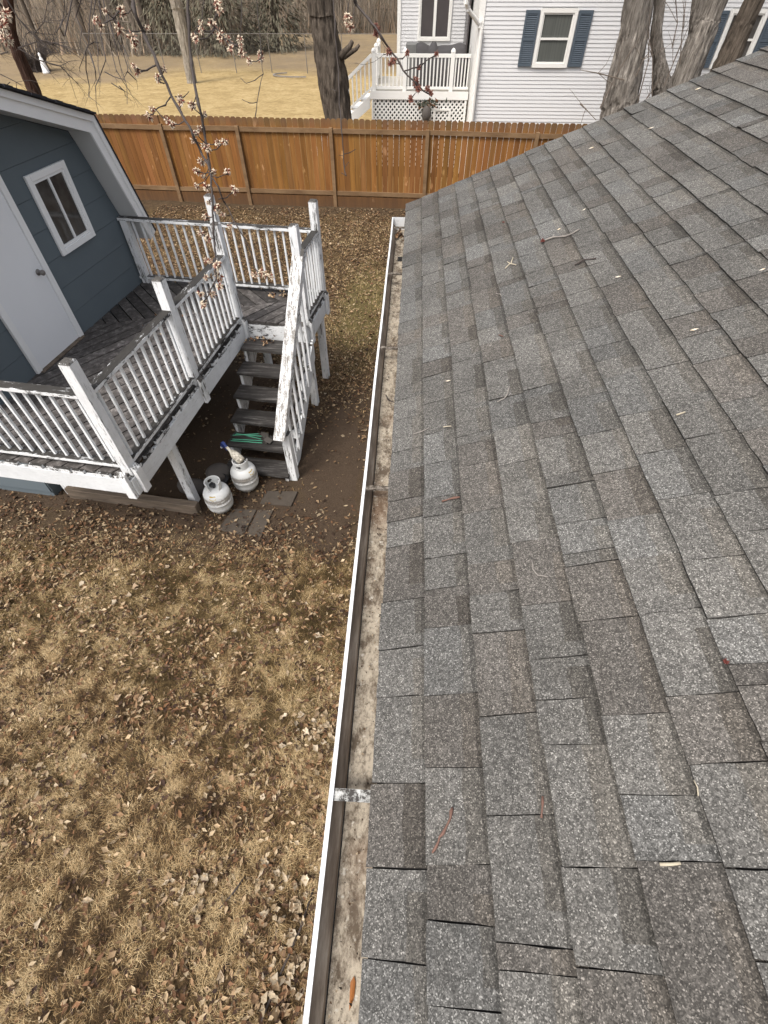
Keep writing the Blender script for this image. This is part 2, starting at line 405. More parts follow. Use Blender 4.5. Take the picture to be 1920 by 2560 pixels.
# ------------------------------------------------------------------ ground
def to_ts(x, y):                       # world -> deck frame (t, s)
    return x * math.cos(TH) - y * math.sin(TH), x * math.sin(TH) + y * math.cos(TH)
def height(x, y):
    near = sstep(60, 20, np.hypot(x, y))
    h = (fbm(x * 1.1, y * 1.1) - .5) * .05 * near + (fbm(x * 5, y * 5 + 40) - .5) * .025 * near
    return h - .03 - .05 * sstep(11, 14, y) * sstep(16, 14.5, y)
def zones(x, y):
    t, s = to_ts(x, y); n = fbm(x * 1.3 + 5, y * 1.3, 5) - .5; n2 = fbm(x * .35 + 3, y * .35 + 8, 4) - .5
    path = sstep(.95, .35, np.hypot((x + .95 + .12 * (y - 4.4)) / .75, (y - 4.25) / 1.75) + n * .7)
    path = np.maximum(path, sstep(.9, .5, np.hypot((x + 1.6) / .7, (y - 3.5) / .75) + n * .6))
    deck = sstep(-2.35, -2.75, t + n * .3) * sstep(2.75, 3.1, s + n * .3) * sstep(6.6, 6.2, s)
    step = sstep(-1.6, -2.0, t + n * .3) * sstep(3.4, 3.9, s) * sstep(5.6, 5.2, s)
    fen = .45 * sstep(13.3, 14.0, y + n * 1.2) * sstep(15.5, 14.6, y)
    brown = .55 * sstep(2.3, 3.0, y + n * 1.0) * sstep(7.5, 5.5, y + n) * sstep(-9, -4, x)
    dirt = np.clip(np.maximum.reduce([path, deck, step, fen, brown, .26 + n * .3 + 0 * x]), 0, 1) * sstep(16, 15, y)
    green = sstep(1.0, .35, np.hypot((x + .85) / .75, (y - 8.7) / 2.4) + n * .8) * .9
    green = np.maximum(green * .5, .14 * sstep(.12, .22, n2 + n * .4) * sstep(6, 2, y))
    far = sstep(14.6, 15.6, y)
    rough = np.maximum(sstep(36.5, 40.5, y + n2 * 5 + .10 * (x + 8)) * sstep(-16, -12, x), sstep(43, 47, y + n2 * 6)) 
    rough = np.maximum(rough, sstep(-12.5, -16, x + n2 * 3) * sstep(34, 36, y + n2 * 8 - (x + 16) * .4))
    return np.stack([dirt, green, far, rough * (.75 + .5 * n)], -1)

def build_ground():
    xs = np.concatenate([[-500, -250, -120, -70], np.arange(-45, -10, 1.5), np.arange(-9, 1.01, .07), np.arange(2, 40, 2.0), [70, 120, 250, 500]])
    ys = np.concatenate([[-300, -100, -30, -10], np.arange(-4, 15.6, .08), np.arange(16, 60, .8), np.arange(62, 130, 5.0), [200, 350, 600, 1000]])
    X, Y = np.meshgrid(xs, ys, indexing='ij'); Z = height(X, Y)
    nx, ny = X.shape; I = np.arange(nx * ny).reshape(nx, ny)
    f = np.stack([I[:-1, :-1], I[1:, :-1], I[1:, 1:], I[:-1, 1:]], -1).reshape(-1, 4)
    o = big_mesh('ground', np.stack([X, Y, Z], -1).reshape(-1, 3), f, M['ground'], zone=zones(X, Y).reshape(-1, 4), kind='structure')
    o.data.polygons.foreach_set('use_smooth', [True] * len(f))
build_ground()

def blades(name, n, box, keep, length, width, lift, palette, label, cat, mat='blade', zoff=0.0):
    x = R.uniform(box[0], box[1], n); y = R.uniform(box[2], box[3], n)
    k = R.random(n) < keep(x, y); x, y = x[k], y[k]; n = len(x)
    az = 2 * math.pi * 2.2 * fbm(x * 2.3, y * 2.3, 3) + R.normal(0, 1.0, n)
    L = R.uniform(*length, n) * (.7 + .7 * fbm(x * 3, y * 3, 2)); W = R.uniform(*width, n); e = np.radians(R.uniform(*lift, n))
    d = np.stack([np.cos(az), np.sin(az)], -1); p = np.stack([-d[:, 1], d[:, 0]], -1)
    z0 = height(x, y) + zoff
    def pt(f, side, zf, bend=0):
        q = np.stack([x, y], -1) + d * (L * f * np.cos(e))[:, None] + p * (side * W / 2 + bend * L)[:, None]
        return np.concatenate([q, (z0 + zf)[:, None]], 1)
    up = L * np.sin(e); bd = R.normal(0, .06, n)
    v = np.stack([pt(0, -1, up * 0), pt(0, 1, up * 0), pt(.55, .9, up, bd), pt(.55, -.9, up, bd), pt(1, 0, up * R.uniform(.2, 1.1, n), bd * 3)], 1).reshape(-1, 3)
    b = np.arange(n)[:, None] * 5
    clump = .28 * fbm(x * 1.6 + 30, y * 1.6, 3) + .72 * fbm(x * 11 + 30, y * 11, 3)
    q = np.clip((clump - .36) / .28 + R.normal(0, .36, n), 0, .999)
    pal = np.array(palette); i = (q * (len(pal) - 1)).astype(int); fr = (q * (len(pal) - 1) - i)[:, None]
    c = (pal[i] * (1 - fr) + pal[i + 1] * fr) * R.uniform(.58, 1.08, (n, 1))
    gr = zones(x, y)[:, 1:2] * R.uniform(0, 1, (n, 1)); c = c * (1 - gr) + np.array([[.145, .145, .042]]) * gr
    return big_mesh(name, v, [b + np.array([[0, 1, 2, 3]]), b + np.array([[3, 2, 4]])], M[mat], np.concatenate([c, c]), label=label, cat=cat, kind='stuff')

def leaves(n, box, keep, size, palette, seed=0):
    x = R.uniform(box[0], box[1], n); y = R.uniform(box[2], box[3], n)
    k = R.random(n) < keep(x, y); x, y = x[k], y[k]; n = len(x)
    az = R.uniform(0, 6.283, n); L = R.uniform(0, 1, n) ** 1.8 * (size[1] - size[0]) + size[0]; W = L * R.uniform(.26, .62, n)
    d = np.stack([np.cos(az), np.sin(az), R.normal(0, .22, n)], -1); p = np.stack([-np.sin(az), np.cos(az), R.normal(0, .3, n)], -1)
    o = np.stack([x, y, height(x, y) + R.uniform(.004, .03, n)], -1)
    curl = R.uniform(-.25, .45, n) * L; z = np.array([0, 0, 1.0])
    def q(a, b, c): return o + d * (a * L)[:, None] + p * (b * W)[:, None] + z * (c * curl)[:, None]
    v = np.stack([q(-.5, 0, .6), q(-.1, .5, 1), q(.5, 0, .7), q(-.05, -.5, .9), q(0, 0, 0)], 1).reshape(-1, 3)
    b = np.arange(n)[:, None] * 5
    pal = np.array(palette); c = pal[R.integers(0, len(pal), n)] * R.uniform(.5, 1.15, (n, 1)); c = c * (1 - .42 * np.clip(zones(x, y)[:, 0:1] * 1.3 - .3, 0, 1))      # leaves on wet soil are darker
    return v, [b + np.array([[a_, b_, 4]]) for a_, b_ in ((0, 1), (1, 2), (2, 3), (3, 0))], np.concatenate([c] * 4)

def maple_leaves(pts, size, palette, lay=.25):
    """larger five-lobed dead leaves, curled"""
    V = []; Fc = []; T = []
    ang = [-90, -50, -20, 8, 32, 62, 90, 118, 148, 172, 200, 230]; rr = [.35, .6, .55, .82, .62, .66, 1.0, .7, .6, .78, .5, .62]
    for (x, y, z) in pts:
        s_ = R.uniform(*size); a0 = R.uniform(0, 6.28); b = len(V); k = R.uniform(-.6, 1.6); tx, ty = R.normal(0, lay, 2); fold = R.uniform(.2, 1.6); asp = R.uniform(.35, .9); crm = R.uniform(.3, 1.2)
        V.append((x, y, z + .006))
        for a, r in zip(ang, rr):
            a = rad(a); u, v_ = r * math.cos(a), r * math.sin(a); cz = k * r * r * .35 + fold * abs(u) * .5
            u *= asp; cz += crm * math.sin(3 * a + a0) * r * .28; px, py = u * math.cos(a0) - v_ * math.sin(a0), u * math.sin(a0) + v_ * math.cos(a0)
            V.append((x + px * s_, y + py * s_, z + .008 + max(-.004, s_ * (cz + tx * px + ty * py))))
        c = np.array(palette[R.integers(0, len(palette))]) * R.uniform(.75, 1.2)
        for i in range(12): Fc.append((b, b + 1 + i, b + 1 + (i + 1) % 12)); T.append(c)
    return np.array(V), [np.array(Fc)], np.array(T)

STRAW = [(.045, .026, .012), (.12, .072, .032), (.26, .166, .074), (.45, .312, .155), (.58, .44, .25)]
def k_near(x, y):
    z = zones(x, y); return np.clip(1.15 - z[..., 0] * 1.15, .02, 1) * (.55 + .6 * sstep(.40, .60, .25 * fbm(x * 2.2 + 9, y * 2.2, 3) + .75 * fbm(x * 10 + 4, y * 10, 2))) * sstep(3.3, 2.4, y)
blades('dead_grass', 470000, (-4.7, .05, -1.3, 3.3), k_near, (.022, .070), (.0011, .0024), (3, 42), STRAW,
       'matted straw coloured dead grass covering the lawn beside the gutter', 'grass')
def k_mid(x, y):
    z = zones(x, y); return np.clip(1.0 - z[..., 0] * 1.3 + z[..., 1], 0, 1) * sstep(2.8, 5.5, y) * sstep(13.8, 13, y)
blades('sparse_grass', 60000, (-7.5, .05, 3, 13.8), k_mid, (.03, .07), (.004, .007), (10, 50), STRAW,
       'thin dry grass between the deck and the wooden fence', 'grass')
BROWN = [(.06, .036, .024), (.05, .03, .022), (.11, .06, .032), (.20, .105, .055), (.14, .075, .042), (.27, .17, .095), (.36, .25, .15), (.09, .054, .036), (.44, .345, .23), (.38, .28, .175)]
def build_leaves():
    parts = []
    def k1(x, y):
        t, s = to_ts(x, y); z = zones(x, y)
        a = .52 + .45 * sstep(1.4, 2.7, y) + .25 * sstep(-1.4, -.2, x) * sstep(2.6, 1.2, y)
        return a * (.25 + .9 * sstep(.40, .62, .5 * fbm(x * 1.7, y * 1.7 + 50, 3) + .5 * fbm(x * 7, y * 7 + 20, 2))) * (1 - .7 * z[..., 0] * sstep(2.9, 3.4, y)) * sstep(3.8, 3.2, y)
    parts.append(leaves(80000, (-4.8, .0, -1.3, 3.8), k1, (.012, .066), BROWN))
    def k2(x, y):
        t, s = to_ts(x, y); z = zones(x, y); n = fbm(x * 1.1, y * 1.1 + 90, 4)
        under = sstep(-2.5, -2.8, t) * sstep(6.4, 6.0, s)
        pth = sstep(1.0, .6, np.hypot((x + .9) / .62, (y - 4.0) / 1.6))
        return np.clip(.5 + 1.2 * sstep(.38, .6, n), 0, 1) * (1 - .85 * under) * (1 - .82 * pth) * (1 - .55 * sstep(6.2, 5.2, y) * sstep(-2.2, -1.6, x)) * (1 - .45 * z[..., 1]) * (1 - .2 * sstep(13.2, 13.9, y + n * 1.5 - .7))
    parts.append(leaves(95000, (-6.8, .1, 3.2, 14.2), k2, (.012, .068), BROWN + [(.30, .20, .11), (.26, .16, .085), (.33, .23, .13)]))
    pale = [(.36, .285, .20), (.30, .22, .145), (.42, .35, .26), (.22, .14, .085)]
    pts = []
    for n, (x0, x1, y0, y1), pr in ((46, (-3.6, -.3, -.8, 2.8), 1), (46, (-1.0, -.35, -.8, .6), 1), (40, (-5, -.4, 5, 12), 1), (14, (-4, -2.4, 2.2, 2.8), 1)):
        for _ in range(n):
            x, y = R.uniform(x0, x1), R.uniform(y0, y1); pts.append((x, y, float(height(x, y)) + .012))
    parts.append(maple_leaves(pts, (.022, .055), pale))
    V = []; Fs = []; T = []; off = 0
    tri = []
    for v, fs, t in parts:
        V.append(v); T.append(t)
        tri += [f + off for f in fs]; off += len(v)
    big_mesh('leaf_litter', np.concatenate(V), [np.concatenate(tri)], M['leaf'], np.concatenate(T),
             label='curled brown and tan dead leaves strewn over the yard', cat='leaves', kind='stuff')
    for (cx, cy, n, sx, sy, lab) in ((-.62, 1.10, 48, .20, .11, 'heap of pale dead maple leaves beside the gutter in mid lawn'),
                                     (-1.33, .0, 18, .09, .10, 'small clump of pale crumpled leaves alone in the straw lawn'),
                                     (-.72, .02, 22, .13, .12, 'loose clump of cream maple leaves under the near end of the gutter'),
                                     (-.60, -.40, 42, .12, .28, 'long drift of curled beige leaves below the nearest gutter stretch')):
        p = [(cx + R.normal(0, sx) * .8, cy + R.normal(0, sy) * .8 + .35 * (sx > .15) * 0) for _ in range(n)]
        p = [(x, y, float(height(x, y)) + R.uniform(.01, .05)) for x, y in p]
        v, f, t = maple_leaves(p * 2, (.018, .046), [(.38, .31, .22), (.30, .235, .155), (.43, .36, .27), (.20, .14, .085)], .45)
        c = np.array([v[:, 0].mean(), v[:, 1].mean(), v[:, 2].min()])
        o = big_mesh('leaf_pile', v - c, f, M['leaf'], t, label=lab, cat='leaf pile', kind='stuff'); o.location = c
build_leaves()

# ------------------------------------------------------------------ own house: shingle roof, gutter
XE, ZE, SL = -.040, 2.86, .4
AL = math.atan(SL); EXPO = .132 / math.cos(AL); RAKE = 4.58; BACK = -3.6
def rp(u, y, n): return (XE + u * math.cos(AL) - n * math.sin(AL), y, ZE + u * math.sin(AL) + n * math.cos(AL))
def build_house():
    H = thing('house', 'grey shingled house whose low roof slope and long gutter fill the foreground', 'house', (4.6, .5, 0))
    rng = random.Random(5)
    mb = MB(); NC = 36
    for i in range(NC):
        y = BACK - rng.uniform(0, .3); nar = False; psk = 0.0
        while y < RAKE:
            wd = rng.uniform(.030, .055) if (rng.random() < .11 and not nar) else rng.uniform(.09, .24)
            nar = wd < .1
            y1 = min(y + wd, RAKE + rng.uniform(-.003, .004))
            if RAKE - y1 < .05: y1 = RAKE
            gap = rng.choice((.0032, .0026, .002, .0028)) if rng.random() < .84 else .0006
            u0 = i * EXPO + rng.uniform(-.003, .003); u1 = (i + 1) * EXPO + .02
            if i == 0: u0 = rng.uniform(-.003, .003)
            th = .0062 + rng.choice((0, 0, .0015, .003)) + rng.uniform(0, .001)
            r = rng.random(); k = rng.uniform(.83, 1.09)
            tint = (k * 1.04, k * 1.0, k * .93) if r < .55 else ((k * .93, k * .86, k * .78) if r < .82 else (k * 1.07, k * 1.05, k * 1.00))
            if nar: tint = tuple(.86 * q for q in tint)
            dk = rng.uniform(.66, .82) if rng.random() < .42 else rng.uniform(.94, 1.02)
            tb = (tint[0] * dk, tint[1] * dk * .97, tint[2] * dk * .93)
            fr = rng.uniform(.58, .78); sk = psk; sk2 = psk = rng.uniform(-.005, .005)
            ya, yb = y + gap / 2, y1 - gap / 2; jj = lambda q: rng.uniform(-q, q)
            nc = 3 if yb - ya < .1 else 5; us = [u0, u0 + .32 * EXPO, u0 + fr * EXPO, u0 + .925 * EXPO, u1]; b = len(mb.v)
            lift = .004 if rng.random() < .04 else 0
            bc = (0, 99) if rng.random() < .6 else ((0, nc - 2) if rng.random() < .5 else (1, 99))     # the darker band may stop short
            for ri, u in enumerate(us):
                fu = (u - u0) / (u1 - u0); n_ = th + (.0015 - th) * fu + lift * (1 - fu) ** 2
                for ci in range(nc):
                    fc = ci / (nc - 1); yy = ya + (yb - ya) * fc + (sk * (1 - fc) + sk2 * fc) * fu + (jj(.0012) if ci in (0, nc - 1) else 0)
                    mb.v.append(rp(u + (jj(.0016) if ri == 0 else jj(.004) if ri == 2 else 0), yy, n_ + jj(.0005)))
            for ri in range(4):
                for ci in range(nc - 1):
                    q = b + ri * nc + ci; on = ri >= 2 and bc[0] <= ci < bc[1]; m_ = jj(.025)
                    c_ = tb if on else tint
                    if ri == 3: c_ = tuple(x * .66 for x in c_)          # contact shade painted into the tint, with some grit, along the next course
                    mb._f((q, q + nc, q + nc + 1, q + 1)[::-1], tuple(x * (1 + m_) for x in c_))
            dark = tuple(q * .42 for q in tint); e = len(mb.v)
            ring = [b + ci for ci in range(nc)]
            for q in ring: x_, y_, z_ = mb.v[q]; mb.v.append((x_ + .012 * math.sin(AL), y_, z_ - .012 * math.cos(AL)))
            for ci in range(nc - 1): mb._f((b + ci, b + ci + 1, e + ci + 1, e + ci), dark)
            for col_, sgn in ((0, 1), (nc - 1, -1)):
                e = len(mb.v); ids = [b + ri * nc + col_ for ri in range(5)]
                for q in ids: x_, y_, z_ = mb.v[q]; mb.v.append((x_ + .012 * math.sin(AL), y_, z_ - .012 * math.cos(AL)))
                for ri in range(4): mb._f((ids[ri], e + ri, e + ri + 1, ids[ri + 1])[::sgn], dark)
            y = y1
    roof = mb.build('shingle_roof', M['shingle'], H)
    u = MB(); L = NC * EXPO
    u.hexa([rp(.01, BACK, -.03), rp(.01, RAKE - .004, -.03), rp(L, RAKE - .004, -.03), rp(L, BACK, -.03), rp(.01, BACK, -.0035), rp(.01, RAKE - .004, -.0035), rp(L, RAKE - .004, -.0035), rp(L, BACK, -.0035)][::1])
    u.build('roof_deck', M['underlay'], H)
    xr = XE + L * math.cos(AL); zr = ZE + L * math.sin(AL)
    b2 = MB(); b2.hexa([(xr, BACK, zr - .03), (2 * xr - XE, BACK, ZE - .03), (2 * xr - XE, RAKE, ZE - .03), (xr, RAKE, zr - .03), (xr, BACK, zr + .004), (2 * xr - XE, BACK, ZE + .004), (2 * xr - XE, RAKE, ZE + .004), (xr, RAKE, zr + .004)], (.9, .9, .9))
    b2.build('rear_roof_slope', M['shingle'], H)
    wl = MB(); x0, x1 = .42, 2 * xr - .55; y0, y1 = BACK + .3, RAKE - .32
    wl.extrude([(x0, y0, 0), (x0, y0, ZE + SL * (x0 - XE) - .06), (xr, y0, zr - .06), (x1, y0, ZE + SL * (x0 - XE) - .06), (x1, y0, 0)], (0, y1 - y0, 0))
    wl.build('wall', M['wall_own'], H)
    fa = MB(); fa.box(-.016, .004, BACK, RAKE - .03, ZE - .20, ZE - .045); fa.box(.004, .42, BACK + .1, RAKE - .05, ZE - .20, ZE - .185)
    fa.extrude([(XE + .02, RAKE - .03, ZE - .19), (XE + .02, RAKE - .03, ZE - .045), (xr, RAKE - .03, zr - .045), (xr, RAKE - .03, zr - .19)], (0, .025, 0))
    fa.build('fascia', M['trim'], H)
    # gutter: outer skin, inner stained wall, grimy floor
    ga, gb = BACK + .05, 4.30
    zt = ZE - .012; zb = zt - .088
    def prof(pts, y0, y1): 
        m_ = MB(); n = 60; ys = np.linspace(y0, y1, n)
        for yv in ys:
            wob = .0012 * math.sin(yv * 2.1) + .0008 * math.sin(yv * 5.3)
            for (x, z) in pts: m_.v.append((x + wob, yv, z))
        k = len(pts)
        for i in range(n - 1):
            for q in range(k - 1): m_._f((i * k + q, i * k + q + 1, (i + 1) * k + q + 1, (i + 1) * k + q))
        return m_
    g = prof([(-.0185, zt), (-.0185, zb - .002), (-.116, zb - .002), (-.122, zb + .02), (-.146, zb + .055), (-.150, zt - .004), (-.150, zt)], ga, gb)
    G = g.build('rain_gutter', M['white_metal'], H)
    prof([(-.150, zt), (-.150, zt + .004), (-.1388, zt + .004), (-.1388, zt - .006)], ga, gb).build('gutter_lip', M['lip'], G)
    prof([(-.1388, zt - .004), (-.143, zb + .054), (-.119, zb + .021), (-.1155, zb + .004)], ga, gb).build('gutter_inner_face', M['gutter_in'], G)
    prof([(-.1125, zb + .003), (-.066, zb + .0015), (-.0205, zb + .003), (-.0205, zt - .01)], ga, gb).build('gutter_floor', M['grime'], G)
    prof([(-.1155, zb + .001), (-.1125, zb + .001)], ga, gb).build('gutter_seam', M['dark'], G)
    e = MB(); e.box(-.150, -.018, gb, gb + .004, zb, zt + .004); e.build('gutter_end_cap', M['lip'], G)
    o_ = MB(); o_.box(-.085, -.050, 3.66, 3.74, zb + .0035, zb + .0045); o_.build('gutter_outlet', M['dark'], G)
    for i, yv in enumerate((.206, 1.269, 2.316, 3.252, 4.10)):
        wd = .024 if i < 1 else .016
        k = MB(); k.box(-.1388, -.019, yv - wd / 2, yv + wd / 2, zt - .006, zt - .003)
        k.box(-.1388, -.019, yv - wd / 2 - .0015, yv - wd / 2, zt - .009, zt); k.box(-.1388, -.019, yv + wd / 2, yv + wd / 2 + .0015, zt - .009, zt)
        k.build('gutter_bracket', M['bracket'] if i == 0 else M['bracket_d'], G)
    return zb, zt
GZB, GZT = build_house()

# ------------------------------------------------------------------ shed (frame: x = t, y = s)
def W_(t, s, z=0): return (t * math.cos(TH) + s * math.sin(TH), -t * math.sin(TH) + s * math.cos(TH), z)
def build_shed():
    T0 = -4.617; TB = -8.2; SA, SB = 3.10, 6.33; SM = (SA + SB) / 2
    sh = thing('garden_shed', 'blue shed with a gambrel roof, white trim and a white door onto the deck', 'shed', W_(-6.4, SM), rotz=-TH)
    kz, rz, ez = 2.975, 3.385, 1.83; ka, kb = SM - 1.235, SM + 1.235
    w_ = MB(RZ)
    w_.extrude([(T0, SA, -.15), (T0, SB, -.15), (T0, SB, ez), (T0, kb, kz), (T0, SM, rz), (T0, ka, kz), (T0, SA, ez)], (TB - T0, 0, 0))
    wall = w_.build('wall', M['siding'], sh)
    # lap siding boards on the gable face and the south side: each board slightly wedge shaped
    lap = MB(RZ)
    for i in range(12):
        z0 = .205 + i * .2825 - .15; z1 = z0 + .2825
        def edge(z):
            if z <= ez: return SA, SB
            if z <= kz: f = (z - ez) / (kz - ez); return SA + (ka - SA) * f, SB + (kb - SB) * f
            f = min(1, (z - kz) / (rz - kz)); return ka + (SM - ka) * f, kb + (SM - kb) * f
        a0, b0 = edge(z0); a1, b1 = edge(min(z1, rz - .01)); z1 = min(z1, rz - .01)
        if z0 > rz - .05: break
        zg = z0 + .004; lap.hexa([(T0, a0, zg), (T0 + .016, a0, zg), (T0 + .016, b0, zg), (T0, b0, zg), (T0, a1, z1), (T0 + .011, a1, z1), (T0 + .011, b1, z1), (T0, b1, z1)])
        if z1 < ez: lap.hexa([(T0, SA - .016, z0), (T0, SA, z0), (TB, SA, z0), (TB, SA - .016, z0), (T0, SA - .003, z1), (T0, SA, z1), (TB, SA, z1), (TB, SA - .003, z1)])
    lap.build('lap_siding', M['siding'], sh)
    # roof: outline of the gambrel in (s, z)
    over = .28; TF = T0 + over
    out = [(SB + .045, 1.74), (kb + .004, kz + .004), (SM, rz + .004), (ka - .004, kz + .004), (SA - .045, 1.74)]
    def band(pts, off):   # shift outline outward
        c = (SM, 2.3); r = []
        for (s, z) in pts: r.append((s, z))
        return r
    ups = [(SB + .155, 1.80), (kb + .125, kz + .125), (SM, rz + .155), (ka - .125, kz + .125), (SA - .155, 1.80)]
    rf = MB(RZ)
    for i in range(4):
        a, b = ups[i], ups[i + 1]
        dx, dz = b[0] - a[0], b[1] - a[1]; l = math.hypot(dx, dz); nx, nz = dz / l * (1 if i < 4 else 1), -dx / l
        if nz < 0: nx, nz = -nx, -nz
        q = [(TF + .03, a[0], a[1]), (TF + .03, b[0], b[1]), (TB - .1, b[0], b[1]), (TB - .1, a[0], a[1])]
        rf.hexa([*q, *[(t, s + nx * .022, z + nz * .022) for t, s, z in q]])
    rf.build('roof', M['dark_shingle'], sh)
    ragged = MB(RZ); a, b = ups[1], ups[2]
    for k in range(14):
        f0, f1 = k / 14, (k + .93) / 14
        p0 = (TF + .036 + .006 * (k % 3), a[0] + (b[0] - a[0]) * f0, a[1] + (b[1] - a[1]) * f0 + .02); p1 = (p0[0], a[0] + (b[0] - a[0]) * f1, a[1] + (b[1] - a[1]) * f1 + .02)
        ragged.beam(p0, p1, .06, .016 + .008 * (k % 2))
    ragged.build('roof_shingle_edge', M['dark_shingle'], sh)
    so_ = MB(RZ); fb = MB(RZ); dr = MB(RZ)
    for i in range(4):
        a, b = out[i], out[i + 1]; A, B = ups[i], ups[i + 1]
        so_.hexa([(T0 + .001, a[0], a[1]), (TF - .02, a[0], a[1]), (TF - .02, b[0], b[1]), (T0 + .001, b[0], b[1]), (T0 + .001, A[0] * .5 + a[0] * .5, A[1] * .5 + a[1] * .5), (TF - .02, A[0] * .5 + a[0] * .5, A[1] * .5 + a[1] * .5), (TF - .02, B[0] * .5 + b[0] * .5, B[1] * .5 + b[1] * .5), (T0 + .001, B[0] * .5 + b[0] * .5, B[1] * .5 + b[1] * .5)])
        i_a = (a[0] + (a[0] - A[0]) * .06, a[1] + (a[1] - A[1]) * .06); i_b = (b[0] + (b[0] - B[0]) * .06, b[1] + (b[1] - B[1]) * .06)
        fb.hexa([(TF - .019, i_a[0], i_a[1]), (TF, i_a[0], i_a[1]), (TF, i_b[0], i_b[1]), (TF - .019, i_b[0], i_b[1]), (TF - .019, A[0], A[1]), (TF, A[0], A[1]), (TF, B[0], B[1]), (TF - .019, B[0], B[1])])
        m_a = (A[0] * .62 + a[0] * .38, A[1] * .62 + a[1] * .38); m_b = (B[0] * .62 + b[0] * .38, B[1] * .62 + b[1] * .38)
        dr.hexa([(TF + .002, m_a[0], m_a[1]), (TF + .022, m_a[0], m_a[1]), (TF + .022, m_b[0], m_b[1]), (TF + .002, m_b[0], m_b[1]), (TF + .002, A[0], A[1]), (TF + .022, A[0], A[1]), (TF + .022, B[0], B[1]), (TF + .002, B[0], B[1])])
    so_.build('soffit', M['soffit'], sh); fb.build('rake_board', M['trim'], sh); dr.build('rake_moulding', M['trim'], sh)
    # door
    P = T0 + .016
    d = MB(RZ); d.box(P, P + .02, 3.90, 4.615, 1.235, 3.02)
    D = d.build('door', M['door'], sh)
    f = MB(RZ); f.box(P, P + .035, 3.82, 3.897, 1.225, 3.02); f.box(P, P + .035, 4.618, 4.695, 1.225, 3.02); f.box(P, P + .037, 3.82, 4.695, 3.02, 3.10)
    f.build('door_frame', M['trim'], D, bevel=.003)
    ths = MB(RZ); ths.box(P, P + .07, 3.86, 4.66, 1.222, 1.232); ths.build('threshold', M['timber'], D)
    k = MB(RZ); m4 = Matrix.Translation((P + .02, 4.535, 2.03)) @ Matrix.Rotation(rad(90), 4, 'Y')
    k.lathe([(.032, 0), (.032, .006), (.012, .01), (.012, .035), (.026, .045), (.030, .06), (.022, .072), (.004, .075)], 16, M4=m4)
    k.build('door_knob', M['knob'], D, smooth=True)
    # window
    f = MB(RZ); a, b, z0, z1 = 4.985, 5.637, 2.022, 2.785; q = .062
    f.box(P, P + .03, a, a + q, z0, z1); f.box(P, P + .03, b - q, b, z0, z1); f.box(P, P + .032, a + q, b - q, z0, z0 + q); f.box(P, P + .032, a + q, b - q, z1 - q, z1)
    Wn = f.build('window', M['trim'], sh, bevel=.003)
    g = MB(RZ); g.box(P + .004, P + .006, a + q, b - q, z0 + q, z1 - q); g.build('pane', M['glass'], Wn)
    s_ = MB(RZ); a2, b2, c2, d2_ = a + q + .002, b - q - .002, z0 + q + .002, z1 - q - .002
    s_.box(P + .007, P + .022, a2, a2 + .022, c2, d2_); s_.box(P + .007, P + .022, b2 - .030, b2, c2, d2_); s_.box(P + .007, P + .021, a2, b2, c2, c2 + .024); s_.box(P + .007, P + .021, a2, b2, d2_ - .024, d2_)
    mid = (a2 + b2) / 2 - .01; s_.box(P + .007, P + .024, mid - .013, mid + .013, c2, d2_)
    s_.build('sash', M['trim'], Wn)
build_shed()

